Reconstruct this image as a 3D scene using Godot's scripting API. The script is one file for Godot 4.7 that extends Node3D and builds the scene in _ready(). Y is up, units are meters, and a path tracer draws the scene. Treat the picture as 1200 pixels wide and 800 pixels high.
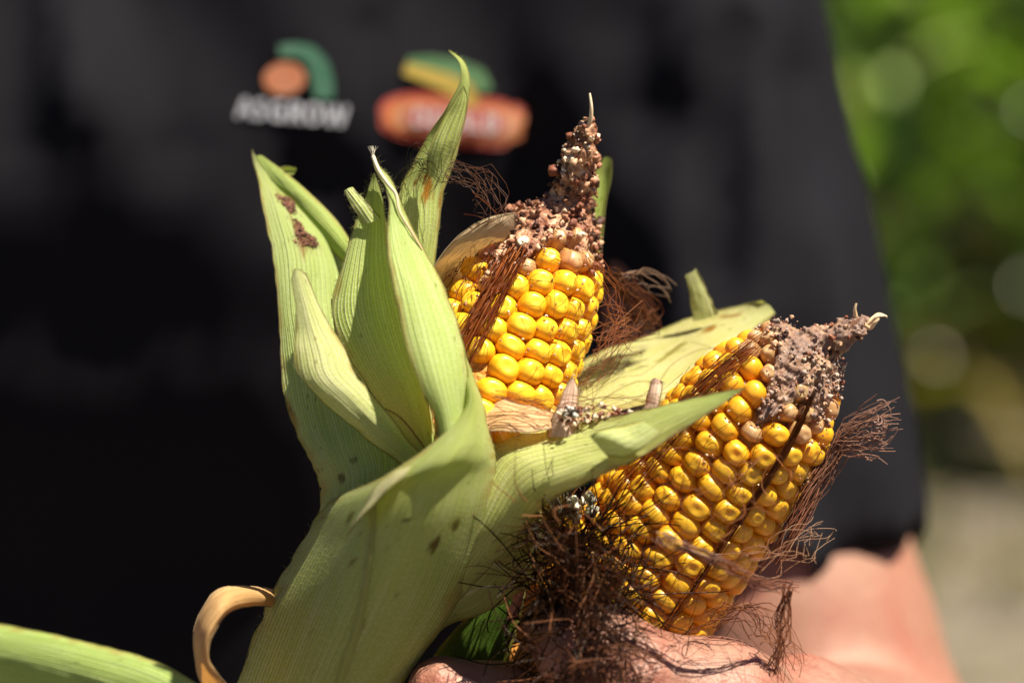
extends Node3D
# A man in a dark shirt holds two half-husked, mouldy ears of corn in the sun, at the edge of a corn field.

const FOCUS := 0.655          # metres from the lens to the sharp plane (front of the ears)
var cam_at := Transform3D()
var rng := RandomNumberGenerator.new()
var nz := FastNoiseLite.new()
var names := {}
var M := {}
var sleeve_a := Vector3()
var sleeve_b := Vector3()
var mid_x := -0.15
var chest_z := -0.8
var folds := []


# ------------------------------------------------------------------ mesh helpers
class MB:
	var v := PackedVector3Array()
	var n := PackedVector3Array()
	var uv := PackedVector2Array()
	var c := PackedColorArray()
	var idx := PackedInt32Array()

	func add(p: Vector3, nn: Vector3, u: Vector2, col: Color) -> int:
		v.append(p); n.append(nn); uv.append(u); c.append(col)
		return v.size() - 1

	func tri(a: int, b: int, d: int) -> void:
		idx.append(a); idx.append(d); idx.append(b)

	func grid(pts: PackedVector3Array, nu: int, nv: int, uvs: PackedVector2Array, cols: PackedColorArray, wrap := false) -> void:
		var first := v.size()
		for j in nv:
			for i in nu:
				var i0 := (i - 1 + nu) % nu if wrap else maxi(i - 1, 0)
				var i1 := (i + 1) % nu if wrap else mini(i + 1, nu - 1)
				var du := pts[j * nu + i1] - pts[j * nu + i0]
				var dv := pts[mini(j + 1, nv - 1) * nu + i] - pts[maxi(j - 1, 0) * nu + i]
				var nn := du.cross(dv)
				if nn.length_squared() < 1e-24:
					nn = dv if dv.length_squared() > 1e-20 else Vector3.UP
				add(pts[j * nu + i], nn.normalized(), uvs[j * nu + i], cols[j * nu + i])
		for j in nv - 1:
			for i in (nu if wrap else nu - 1):
				var a := first + j * nu + i
				var b := first + j * nu + (i + 1) % nu
				tri(a, b, b + nu)
				tri(a, b + nu, a + nu)

	func mesh(mat: Material) -> ArrayMesh:
		var arr := []
		arr.resize(Mesh.ARRAY_MAX)
		arr[Mesh.ARRAY_VERTEX] = v
		arr[Mesh.ARRAY_NORMAL] = n
		arr[Mesh.ARRAY_TEX_UV] = uv
		arr[Mesh.ARRAY_COLOR] = c
		arr[Mesh.ARRAY_INDEX] = idx
		var m := ArrayMesh.new()
		m.add_surface_from_arrays(Mesh.PRIMITIVE_TRIANGLES, arr)
		m.surface_set_material(0, mat)
		return m


func numbered(called: String) -> String:
	var k: int = names.get(called, 0)
	names[called] = k + 1
	return called if k == 0 else "%s_%03d" % [called, k]


func put(called: String, m: Mesh, parent: Node = null) -> MeshInstance3D:
	var o := MeshInstance3D.new()
	o.mesh = m
	if parent == null:
		o.name = numbered(called)
		add_child(o)
	else:
		var k: int = parent.get_meta("count_" + called, 0)
		parent.set_meta("count_" + called, k + 1)
		o.name = called if k == 0 else "%s_%03d" % [called, k]
		parent.add_child(o, true)
	return o


func thing(called: String, label: String, category: String, group := "") -> Node3D:
	var o := Node3D.new()
	o.name = numbered(called)
	add_child(o)
	tag(o, label, category, group)
	return o


func tag(o: Node, label: String, category: String, group := "") -> void:
	o.set_meta("label", label)
	o.set_meta("category", category)
	if group:
		o.set_meta("group", group)


# a point seen at (x, y) of a 1200 x 800 frame, off millimetres behind the plane of the ears
func P(x: float, y: float, off := 0.0) -> Vector3:
	var d := FOCUS + off * 0.001
	var k := 0.0003 * d
	return cam_at * Vector3((x - 600.0) * k, (400.0 - y) * k, -d)


func lin(r: float, g: float, b: float) -> Color:
	return Color(r, g, b)


func catmull(a: Vector3, b: Vector3, c: Vector3, d: Vector3, t: float) -> Vector3:
	return b.cubic_interpolate(c, a, d, t)


func along(pts: PackedVector3Array, t: float) -> Vector3:
	var n := pts.size() - 1
	var f := clampf(t, 0.0, 1.0) * n
	var i := mini(int(f), n - 1)
	return catmull(pts[maxi(i - 1, 0)], pts[i], pts[i + 1], pts[mini(i + 2, n)], f - i)


# a thin round strand along a smooth path
func strand(mb: MB, path: PackedVector3Array, r0: float, r1: float, c0: Color, c1: Color, seg := 10, sides := 4) -> void:
	var p0 := along(path, 0.0)
	var first := mb.v.size()
	var side := Vector3.ZERO
	for j in seg + 1:
		var t := float(j) / seg
		var p := along(path, t)
		var dir := (along(path, minf(t + 0.02, 1.0)) - along(path, maxf(t - 0.02, 0.0)))
		if dir.length_squared() < 1e-16:
			dir = Vector3.UP
		dir = dir.normalized()
		if side == Vector3.ZERO:
			side = dir.cross(Vector3(0.31, 0.83, 0.46)).normalized()
		side = (side - dir * side.dot(dir)).normalized()
		var up := dir.cross(side)
		var r := lerpf(r0, r1, t)
		var col := c0.lerp(c1, t)
		for k in sides:
			var a := TAU * k / sides
			var nn := side * cos(a) + up * sin(a)
			mb.add(p + nn * r, nn, Vector2(float(k) / sides, t * 4.0), col)
	for j in seg:
		for k in sides:
			var a := first + j * sides + k
			var b := first + j * sides + (k + 1) % sides
			mb.tri(a, b, b + sides)
			mb.tri(a, b + sides, a + sides)


# a lumpy little grain
func grain(mb: MB, at: Vector3, r: float, col: Color, nu := 7, nv := 5) -> void:
	var pts := PackedVector3Array()
	var cols := PackedColorArray()
	var uvs := PackedVector2Array()
	var b := Basis.from_euler(Vector3(rng.randf() * TAU, rng.randf() * TAU, rng.randf() * TAU))
	var sc := Vector3(rng.randf_range(0.7, 1.3), rng.randf_range(0.6, 1.0), rng.randf_range(0.8, 1.2))
	for j in nv:
		var th := PI * j / (nv - 1)
		for i in nu:
			var ph := TAU * i / nu
			var q := Vector3(sin(th) * cos(ph), cos(th), sin(th) * sin(ph))
			var k := 1.0
			if j > 0 and j < nv - 1:
				k = rng.randf_range(0.5, 1.4)
			pts.append(at + b * (q * sc * r * k))
			cols.append(col * rng.randf_range(0.85, 1.12))
			uvs.append(Vector2(float(i) / nu, float(j) / nv))
	mb.grid(pts, nu, nv, uvs, cols, true)


# surface nets of a field over a box
func nets(mb: MB, field: Callable, lo: Vector3, hi: Vector3, cell: float, paint: Callable, slack := 1.25) -> void:
	var nx := int(ceil((hi.x - lo.x) / cell)) + 1
	var ny := int(ceil((hi.y - lo.y) / cell)) + 1
	var nk := int(ceil((hi.z - lo.z) / cell)) + 1
	var val := PackedFloat32Array()
	val.resize(nx * ny * nk)
	var bs := 4
	var reach := cell * bs * 0.87 * slack + cell
	for bz in range(0, nk, bs):
		for by in range(0, ny, bs):
			for bx in range(0, nx, bs):
				var mid := lo + Vector3(bx + bs * 0.5, by + bs * 0.5, bz + bs * 0.5) * cell
				var dm: float = field.call(mid)
				var near := absf(dm) < reach
				for z in range(bz, mini(bz + bs, nk)):
					for y in range(by, mini(by + bs, ny)):
						for x in range(bx, mini(bx + bs, nx)):
							val[(z * ny + y) * nx + x] = field.call(lo + Vector3(x, y, z) * cell) if near else dm
	var at := {}
	var first := mb.v.size()
	for z in nk - 1:
		for y in ny - 1:
			for x in nx - 1:
				var i := (z * ny + y) * nx + x
				var c := [val[i], val[i + 1], val[i + nx], val[i + nx + 1], val[i + nx * ny], val[i + nx * ny + 1], val[i + nx * ny + nx], val[i + nx * ny + nx + 1]]
				var neg := 0
				for k in 8:
					if c[k] < 0.0:
						neg += 1
				if neg == 0 or neg == 8:
					continue
				var s := Vector3.ZERO
				var cnt := 0
				for k in 8:
					for bit in [1, 2, 4]:
						if k & bit:
							continue
						var m: int = k | bit
						if (c[k] < 0.0) != (c[m] < 0.0):
							var t: float = c[k] / (c[k] - c[m])
							var q := Vector3(k & 1, (k >> 1) & 1, (k >> 2) & 1)
							if bit == 1: q.x = t
							elif bit == 2: q.y = t
							else: q.z = t
							s += q
							cnt += 1
				var p := lo + (Vector3(x, y, z) + s / cnt) * cell
				at[i] = mb.add(p, Vector3.ZERO, Vector2(p.x, p.y) * 10.0, paint.call(p))
	for z in range(1, nk - 1):
		for y in range(1, ny - 1):
			for x in range(1, nx - 1):
				var i := (z * ny + y) * nx + x
				var a := val[i] < 0.0
				for ax in 3:
					var step: int = [1, nx, nx * ny][ax]
					if a == (val[i + step] < 0.0):
						continue
					var u: int = [nx, nx * ny, 1][ax]
					var w: int = [nx * ny, 1, nx][ax]
					var q0 = at.get(i - u - w, -1)
					var q1 = at.get(i - w, -1)
					var q2 = at.get(i, -1)
					var q3 = at.get(i - u, -1)
					if q0 < 0 or q1 < 0 or q2 < 0 or q3 < 0:
						continue
					if a:
						mb.tri(q0, q1, q2); mb.tri(q0, q2, q3)
					else:
						mb.tri(q0, q2, q1); mb.tri(q0, q3, q2)
	var e := cell * 0.5
	for k in range(first, mb.v.size()):
		var p := mb.v[k]
		var g := Vector3(field.call(p + Vector3(e, 0, 0)) - field.call(p - Vector3(e, 0, 0)), field.call(p + Vector3(0, e, 0)) - field.call(p - Vector3(0, e, 0)), field.call(p + Vector3(0, 0, e)) - field.call(p - Vector3(0, 0, e)))
		mb.n[k] = g.normalized() if g.length_squared() > 1e-20 else Vector3.UP


func cap(p: Vector3, a: Vector3, b: Vector3, ra: float, rb: float) -> float:
	var ab := b - a
	var t := clampf((p - a).dot(ab) / ab.length_squared(), 0.0, 1.0)
	return p.distance_to(a + ab * t) - lerpf(ra, rb, t)


func smin(a: float, b: float, k: float) -> float:
	var h := maxf(k - absf(a - b), 0.0) / k
	return minf(a, b) - h * h * k * 0.25


func bones_field(p: Vector3, bones: Array, k: float) -> float:
	var d := 1e9
	for b in bones:
		d = smin(d, cap(p, b[0], b[1], b[2], b[3]), k)
	return d


# ------------------------------------------------------------------ textures and materials
func noise_tex(size: int, freq: float, octaves: int, c0: Color, c1: Color, seed_ := 1, kind := FastNoiseLite.TYPE_SIMPLEX_SMOOTH) -> NoiseTexture2D:
	var f := FastNoiseLite.new()
	f.seed = seed_
	f.frequency = freq
	f.noise_type = kind
	f.fractal_octaves = octaves
	var t := NoiseTexture2D.new()
	t.width = size
	t.height = size
	t.seamless = true
	t.noise = f
	var g := Gradient.new()
	g.set_color(0, c0)
	g.set_color(1, c1)
	t.color_ramp = g
	return t


# eight husk veins across, cross veins along: [colour, relief]
func vein_images() -> Array:
	var w := 256
	var h := 1024
	var img := Image.create(w, h, false, Image.FORMAT_RGB8)
	var rel := Image.create(w, h, false, Image.FORMAT_RGB8)
	var r := RandomNumberGenerator.new()
	r.seed = 77
	var cross := []
	for k in 16:
		var rows := []
		var y := r.randf() * 20.0
		while y < h:
			rows.append(y)
			y += r.randf_range(14.0, 46.0)
		cross.append(rows)
	var bend := []
	for k in 16:
		bend.append(r.randf_range(-6.0, 6.0))
	var wide := []
	for k in 9:
		wide.append(r.randf_range(0.75, 1.25))
	var f := FastNoiseLite.new()
	f.seed = 5
	f.frequency = 0.03
	var f2 := FastNoiseLite.new()
	f2.seed = 9
	f2.frequency = 0.2
	var near_cross := []
	for k in 16:
		var line := PackedFloat32Array()
		line.resize(h + 1)
		for y in h:
			var best := 99.0
			for c in cross[k]:
				best = minf(best, absf(y - c))
			line[y] = best
		near_cross.append(line)
	for x in w:
		var cell := float(x) / w * 16.0
		var k := int(cell)
		var fr := cell - k
		var main := k % 2 == 0
		var dv := minf(fr, 1.0 - fr)
		var at_main := (fr < 0.5) == main
		var wd: float = (0.19 if at_main else 0.16) * wide[k / 2]
		var vein := exp(-pow(dv / wd, 2.0))
		for y in h:
			var yy := int(y + bend[k] * (fr - 0.5) + 2.0 * sin(y * 0.05 + k)) % h
			if yy < 0:
				yy += h
			var cr: float = exp(-pow(near_cross[k][yy] / 2.0, 2.0)) * 0.6
			var s := 0.5 + 0.5 * f.get_noise_2d(x * 0.4, y * 0.12)
			var g := 0.5 + 0.5 * f2.get_noise_2d(x, y * 0.35)
			var light := clampf(maxf(vein * (0.95 if at_main else 0.88), cr), 0.0, 1.0)
			var t := clampf(0.22 + 0.62 * light + 0.22 * (s - 0.5) + 0.16 * (g - 0.5), 0.0, 1.0)
			var col := Color(0.78, 0.85, 0.50).lerp(Color(1.0, 1.0, 0.99), smoothstep(0.1, 0.9, t))
			img.set_pixel(x, y, col)
			var hh := clampf(0.35 + 0.5 * (vein if at_main else vein * 0.4) + 0.12 * cr + 0.12 * (g - 0.5), 0.0, 1.0)
			rel.set_pixel(x, y, Color(hh, hh, hh))
	return [ImageTexture.create_from_image(img), ImageTexture.create_from_image(rel)]


func make_materials() -> void:
	var veins := vein_images()
	var h := StandardMaterial3D.new()
	h.resource_name = "husk"
	h.vertex_color_use_as_albedo = true
	h.albedo_texture = veins[0]
	h.heightmap_enabled = true
	h.heightmap_texture = veins[1]
	h.heightmap_scale = 0.045
	h.roughness = 0.52
	h.metallic_specular = 0.4
	h.backlight_enabled = true
	h.backlight = Color(0.90, 0.90, 0.66)
	h.cull_mode = BaseMaterial3D.CULL_DISABLED
	M.husk = h
	var dry: StandardMaterial3D = h.duplicate()
	dry.resource_name = "dry husk"
	var dim: Image = veins[0].get_image().duplicate()
	for y in dim.get_height():
		for x in dim.get_width():
			var c := dim.get_pixel(x, y)
			dim.set_pixel(x, y, Color(0.5 + 0.5 * c.r, 0.25 + 0.75 * c.r, 0.10 + 0.88 * c.r))
	dry.albedo_texture = ImageTexture.create_from_image(dim)
	dry.backlight = Color(0.8, 0.7, 0.5)
	M.dry = dry

	var kn := StandardMaterial3D.new()
	kn.resource_name = "kernel"
	kn.vertex_color_use_as_albedo = true
	kn.albedo_texture = noise_tex(256, 0.02, 3, Color(0.9, 0.88, 0.84), Color(1, 1, 1), 3)
	kn.roughness = 0.40
	kn.metallic_specular = 0.5
	kn.subsurf_scatter_enabled = true
	kn.subsurf_scatter_strength = 0.28
	M.kernel = kn

	var gr := StandardMaterial3D.new()
	gr.resource_name = "frass"
	gr.vertex_color_use_as_albedo = true
	gr.roughness = 0.62
	gr.metallic_specular = 0.45
	M.frass = gr

	var si := StandardMaterial3D.new()
	si.resource_name = "silk"
	si.vertex_color_use_as_albedo = true
	si.roughness = 0.34
	si.metallic_specular = 0.24
	si.backlight_enabled = true
	si.backlight = Color(0.16, 0.10, 0.07)
	M.silk = si

	var cob := StandardMaterial3D.new()
	cob.resource_name = "cob"
	cob.vertex_color_use_as_albedo = true
	cob.roughness = 0.8
	cob.heightmap_enabled = true
	cob.heightmap_texture = noise_tex(256, 0.06, 3, Color(0, 0, 0), Color(1, 1, 1), 8)
	cob.heightmap_scale = 0.05
	M.cob = cob

	var sk := StandardMaterial3D.new()
	sk.resource_name = "skin"
	sk.vertex_color_use_as_albedo = true
	sk.roughness = 0.48
	sk.metallic_specular = 0.42
	sk.subsurf_scatter_enabled = true
	sk.subsurf_scatter_strength = 0.06
	sk.uv1_triplanar = true
	sk.uv1_world_triplanar = true
	sk.uv1_scale = Vector3(45, 45, 45)
	sk.heightmap_enabled = true
	sk.heightmap_texture = noise_tex(512, 0.05, 3, Color(0, 0, 0), Color(1, 1, 1), 12, FastNoiseLite.TYPE_CELLULAR)
	sk.heightmap_scale = 0.03
	sk.albedo_texture = noise_tex(512, 0.012, 4, Color(0.86, 0.80, 0.80), Color(1, 1, 1), 14)
	M.skin = sk

	var sh := StandardMaterial3D.new()
	sh.resource_name = "dark knit"
	sh.vertex_color_use_as_albedo = true
	sh.roughness = 0.8
	sh.metallic_specular = 0.14
	sh.uv1_triplanar = true
	sh.uv1_world_triplanar = true
	sh.uv1_scale = Vector3(60, 60, 60)
	sh.albedo_texture = noise_tex(256, 0.2, 2, Color(0.8, 0.8, 0.8), Color(1, 1, 1), 21)
	sh.heightmap_enabled = true
	sh.heightmap_texture = noise_tex(256, 0.2, 2, Color(0, 0, 0), Color(1, 1, 1), 22)
	sh.heightmap_scale = 0.01
	M.shirt = sh

	var th := StandardMaterial3D.new()
	th.resource_name = "embroidery thread"
	th.vertex_color_use_as_albedo = true
	th.roughness = 0.4
	th.metallic_specular = 0.6
	th.heightmap_enabled = true
	th.uv1_triplanar = true
	th.uv1_world_triplanar = true
	th.uv1_scale = Vector3(90, 90, 90)
	th.heightmap_texture = noise_tex(256, 0.12, 1, Color(0, 0, 0), Color(1, 1, 1), 31)
	th.heightmap_scale = 0.05
	M.thread = th

	var pl := StandardMaterial3D.new()
	pl.resource_name = "field leaf"
	pl.vertex_color_use_as_albedo = true
	pl.albedo_texture = veins[0]
	pl.roughness = 0.3
	pl.metallic_specular = 0.62
	pl.backlight_enabled = true
	pl.backlight = Color(0.75, 0.85, 0.35)
	pl.cull_mode = BaseMaterial3D.CULL_DISABLED
	M.plant = pl

	var so := StandardMaterial3D.new()
	so.resource_name = "soil"
	so.vertex_color_use_as_albedo = true
	so.roughness = 0.95
	so.uv1_triplanar = true
	so.uv1_world_triplanar = true
	so.uv1_scale = Vector3(0.9, 0.9, 0.9)
	so.albedo_texture = noise_tex(512, 0.02, 5, Color(0.62, 0.58, 0.52), Color(1, 1, 1), 41)
	so.heightmap_enabled = true
	so.heightmap_texture = noise_tex(512, 0.04, 5, Color(0, 0, 0), Color(1, 1, 1), 42)
	so.heightmap_scale = 3.0
	M.soil = so


# ------------------------------------------------------------------ husk leaves
# st: stations from the base to the tip, each [left x, y, off, middle x, y, off, right x, y, off]; a station of three numbers is a point
# o: base, edge, tip colours; veins; stains [[u, v, radius u, radius v, colour]]; ragged; ripple (mm); rim colour; fuzz
func leaf(parent: Node, called: String, st: Array, o: Dictionary) -> MeshInstance3D:
	var flat: float = o.get("flat", 0.5)
	var L := PackedVector3Array()
	var C := PackedVector3Array()
	var R := PackedVector3Array()
	for s in st:
		if s.size() == 3:
			var p := P(s[0], s[1], s[2])
			L.append(p); C.append(p); R.append(p)
		else:
			var mean: float = (s[2] + s[8]) * 0.5
			L.append(P(s[0], s[1], s[2])); C.append(P(s[3], s[4], mean + (s[5] - mean) * flat)); R.append(P(s[6], s[7], s[8]))
	var long := 0.0
	var wide := 0.0
	for k in L.size():
		if k > 0:
			long += C[k].distance_to(C[k - 1])
		wide = maxf(wide, L[k].distance_to(C[k]) + C[k].distance_to(R[k]))
	var nu := clampi(int(wide / 0.00055), 12, 88)
	var nv := clampi(int(long / 0.0009), 16, 150)
	var veins: float = o.get("veins", wide / 0.0017)
	var ragged: float = o.get("ragged", 0.012)
	var ripple: float = o.get("ripple", 0.5) * 0.0015
	var sd: float = float(hash(str(st[0]) + called) % 1000)
	var base: Color = o.get("base", lin(0.64, 0.66, 0.36))
	var edge: Color = o.get("edge", lin(0.70, 0.68, 0.44))
	var tipc: Color = o.get("tip", base)
	var stains: Array = o.get("stains", [])
	var pts := PackedVector3Array()
	var uvs := PackedVector2Array()
	var cols := PackedColorArray()
	var cr_ := RandomNumberGenerator.new()
	cr_.seed = int(sd) + 5
	var crease := [cr_.randf_range(-1, 1), cr_.randf_range(-1, 1), cr_.randf_range(-1, 1)]
	var torn: float = o.get("torn", 0.0)
	for j in nv:
		var t := float(j) / (nv - 1)
		var l := along(L, t)
		var c := along(C, t)
		var r := along(R, t)
		var q := 2.0 * c - (l + r) * 0.5
		var el := ragged * maxf(0.0, nz.get_noise_2d(t * 2400.0 * long / 0.1, sd) + 0.15) * 2.0
		var er := ragged * maxf(0.0, nz.get_noise_2d(t * 2400.0 * long / 0.1, sd + 300.0) + 0.15) * 2.0
		if torn > 0.0:
			el += torn * smoothstep(0.1, 0.5, nz.get_noise_2d(t * 300.0, sd + 50.0))
			er += torn * smoothstep(0.1, 0.5, nz.get_noise_2d(t * 300.0, sd + 80.0))
		var across := (r - l)
		var dv := (along(C, minf(t + 0.02, 1.0)) - along(C, maxf(t - 0.02, 0.0)))
		var nn := across.cross(dv).normalized()
		for i in nu:
			var u0 := float(i) / (nu - 1)
			var u := lerpf(el, 1.0 - er, u0)
			var p := l * (1 - u) * (1 - u) + q * 2.0 * u * (1 - u) + r * u * u
			var rip := nz.get_noise_2d(u * 70.0 + sd, t * 130.0 + sd) * ripple + nz.get_noise_2d(u * 260.0 + sd, t * 60.0) * ripple * 0.35 + nz.get_noise_2d(u * 160.0 + sd, t * 420.0 * long / 0.1) * ripple * 0.3
			var rib := cos(u * veins * TAU) * 0.00003
			for q_ in 3:
				var line := 0.2 + 0.3 * q_ + 0.16 * nz.get_noise_2d(sd + q_ * 77.0, t * 60.0)
				rib -= 0.00032 * crease[q_] * exp(-pow((u - line) / 0.035, 2.0)) * smoothstep(0.0, 0.3, t) * sin(PI * minf(t, 1.0))
			p += nn * (rip * (0.4 + 0.6 * sin(PI * clampf(t, 0.0, 1.0))) + rib)
			pts.append(p)
			uvs.append(Vector2(u * veins / 8.0, t * long / 0.045 + sd * 0.01))
			var mott := nz.get_noise_2d(u * 40.0 + sd * 3.0, t * 90.0 * long / 0.1 + sd)
			var em := smoothstep(0.34, 0.5, absf(u - 0.5))
			var col := base.lerp(edge, clampf(em * 0.8 + mott * 0.35, 0.0, 1.0)).lerp(tipc, smoothstep(0.55, 1.0, t + mott * 0.15))
			for s in stains:
				var sc: Color = s[4]
				var dd := Vector2((u - s[0]) / s[2], (t - s[1]) / s[3]).length() + nz.get_noise_2d(u * 700.0 + sd, t * 500.0 + s[0] * 999.0) * 1.1 + nz.get_noise_2d(u * 1900.0, t * 1500.0 + sd) * 0.5 + 0.25
				col = col.lerp(sc, (1.0 - smoothstep(0.45, 1.05, dd)) * sc.a)
			var dryness := smoothstep(0.40, 0.5, absf(u - 0.5) + 0.10 * nz.get_noise_2d(u * 300.0 + sd, t * 1600.0 * long / 0.1) + 0.05 * nz.get_noise_2d(sd, t * 200.0))
			col = col.lerp(lin(0.52, 0.38, 0.20), dryness * 0.75)
			var speck := nz.get_noise_2d(u * wide * 90000.0 + sd, t * long * 90000.0)
			if speck > 0.56:
				col = col.lerp(lin(0.14, 0.07, 0.03), 0.7 * smoothstep(0.56, 0.68, speck))
			col.a = 1.0
			cols.append(col)
	var mb := MB.new()
	mb.grid(pts, nu, nv, uvs, cols)
	# the dry margin of the leaf
	var rim: Color = o.get("rim", lin(0.62, 0.55, 0.36))
	var rr: float = o.get("rim_r", 0.13) * 0.001
	var fuzz: int = o.get("fuzz", 0)
	for e in [0, nu - 1]:
		var path := PackedVector3Array()
		for j in range(0, nv, 2):
			path.append(pts[j * nu + e])
		strand(mb, path, rr, rr * 0.8, rim, rim * 0.9, path.size() * 2, 5)
		var away: int = 1 if e == 0 else nu - 2
		for k in fuzz:
			var j := rng.randi_range(2, nv - 3)
			var p := pts[j * nu + e]
			var out := (p - pts[j * nu + away]).normalized()
			var h := PackedVector3Array()
			var ln := rng.randf_range(0.0003, 0.0012)
			var w := Vector3(rng.randf_range(-1, 1), rng.randf_range(-0.3, 1.2), rng.randf_range(-1, 1))
			h.append(p)
			h.append(p + (out + w * 0.4) * ln * 0.6)
			h.append(p + (out + w * 0.9) * ln)
			strand(mb, h, 0.000035, 0.00001, lin(0.8, 0.76, 0.62), lin(0.8, 0.76, 0.62), 3, 3)
	return put(called, mb.mesh(M.dry if called in ["papery_scrap", "curled_dry_leaf", "inner_leaf"] else M.husk), parent)


# the place on a leaf's sheet at u across and t along
func leaf_at(st: Array, u: float, t: float, flat: float) -> Vector3:
	var L := PackedVector3Array()
	var C := PackedVector3Array()
	var R := PackedVector3Array()
	for s in st:
		if s.size() == 3:
			var p := P(s[0], s[1], s[2])
			L.append(p); C.append(p); R.append(p)
		else:
			var mean: float = (s[2] + s[8]) * 0.5
			L.append(P(s[0], s[1], s[2])); C.append(P(s[3], s[4], mean + (s[5] - mean) * flat)); R.append(P(s[6], s[7], s[8]))
	var l := along(L, t)
	var r := along(R, t)
	var q := 2.0 * along(C, t) - (l + r) * 0.5
	return l * (1 - u) * (1 - u) + q * 2.0 * u * (1 - u) + r * u * u


# ------------------------------------------------------------------ ears
func kernel_mesh(k: int, style: int) -> ArrayMesh:
	# style 0 sound, 1 mouldy and shrunken, 2 sound, with the lower ear's shade painted in as darker colour
	var mb := MB.new()
	var r := RandomNumberGenerator.new()
	r.seed = 100 + k + style * 50
	var nu := 18
	var prof := [[1.06, -0.9], [1.07, -0.4], [1.05, 0.0], [1.01, 0.25], [0.94, 0.48], [0.83, 0.69], [0.69, 0.85], [0.52, 0.955], [0.35, 0.985], [0.18, 0.965], [0.0, 0.95]]
	if k % 3 == 1:
		prof = [[1.06, -0.9], [1.07, -0.4], [1.05, 0.0], [1.01, 0.25], [0.95, 0.46], [0.85, 0.66], [0.71, 0.83], [0.54, 0.945], [0.36, 1.0], [0.18, 1.02], [0.0, 1.025]]
	if k % 4 == 2:
		prof = [[1.06, -0.9], [1.07, -0.4], [1.05, 0.0], [1.02, 0.25], [0.96, 0.5], [0.87, 0.72], [0.73, 0.9], [0.55, 0.985], [0.38, 0.985], [0.19, 0.945], [0.0, 0.93]]
	var dx := r.randf_range(-0.08, 0.08)
	var dy := r.randf_range(-0.1, 0.14)
	var pw := r.randf_range(0.84, 1.0)
	var pts := PackedVector3Array()
	var cols := PackedColorArray()
	var uvs := PackedVector2Array()
	var deep := lin(0.80, 0.30, 0.008)
	var body := lin(0.92, 0.48, 0.014)
	var crown := lin(0.95, 0.60, 0.04)
	if style == 1:
		deep = lin(0.26, 0.11, 0.04)
		body = lin(0.42, 0.23, 0.10)
		crown = lin(0.55, 0.37, 0.2)
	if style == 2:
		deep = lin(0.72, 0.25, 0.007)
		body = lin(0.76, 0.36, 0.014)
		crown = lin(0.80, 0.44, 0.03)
	var wob := r.randf() * TAU
	for j in prof.size():
		var pr: Array = prof[j]
		for i in nu:
			var a := -TAU * i / nu
			var ca := signf(cos(a)) * pow(absf(cos(a)), pw)
			var sa := signf(sin(a)) * pow(absf(sin(a)), pw)
			var ro: float = pr[0] * (1.0 + 0.04 * sin(2.0 * a + wob) + (0.06 * sin(5.0 * a + wob) if style == 1 else 0.0))
			var top := clampf(pr[1], 0.0, 1.0)
			pts.append(Vector3(ca * ro + dx * top, sa * ro + dy * top, pr[1]))
			var col := deep.lerp(body, smoothstep(0.0, 0.6, pr[1]))
			if pr[0] < 0.75 and pr[1] > 0.8:
				col = col.lerp(crown, (0.75 - pr[0]) / 0.75)
			cols.append(col)
			uvs.append(Vector2(ca * pr[0], sa * pr[0]) * 0.3 + Vector2(k * 0.17, k * 0.31))
	# i runs clockwise, so reverse the sense for outward faces
	mb.grid(pts, nu, prof.size(), uvs, cols, true)
	for q in mb.n.size():
		mb.n[q] = -mb.n[q]
	for q in range(0, mb.idx.size(), 3):
		var t := mb.idx[q + 1]
		mb.idx[q + 1] = mb.idx[q + 2]
		mb.idx[q + 2] = t
	var last := (prof.size() - 1) * nu
	for i in nu:
		mb.n[last + i] = Vector3(0, 0, 1)
	return mb.mesh(M.kernel)


class Ear:
	var a := Vector3()          # base of the kernel rows, on the axis
	var b := Vector3()          # where they end
	var dir := Vector3()
	var front := Vector3()      # across, towards the lens
	var side := Vector3()       # across, towards the right of the photograph
	var rb := 0.024
	var rt := 0.017
	var rend := 0.009

	func radius(t: float) -> float:
		var r := lerpf(rb, rt, t)
		if t > 0.72:
			var q := clampf((t - 0.72) / 0.28, 0.0, 1.2)
			r = lerpf(r, rend, q * q)
		return r

	func at(t: float, ph: float, lift := 0.0) -> Vector3:
		return a + (b - a) * t + out(ph) * (radius(t) + lift)

	func out(ph: float) -> Vector3:
		return front * cos(ph) + side * sin(ph)


func make_ear(a: Vector3, b: Vector3, rb: float, rt: float, rend: float) -> Ear:
	var e := Ear.new()
	e.a = a
	e.b = b
	e.dir = (b - a).normalized()
	var to_lens := (cam_at.origin - (a + b) * 0.5).normalized()
	e.front = (to_lens - e.dir * to_lens.dot(e.dir)).normalized()
	e.side = e.dir.cross(e.front).normalized()
	if e.side.x < 0:
		e.side = -e.side
	e.rb = rb
	e.rt = rt
	e.rend = rend
	return e


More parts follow.
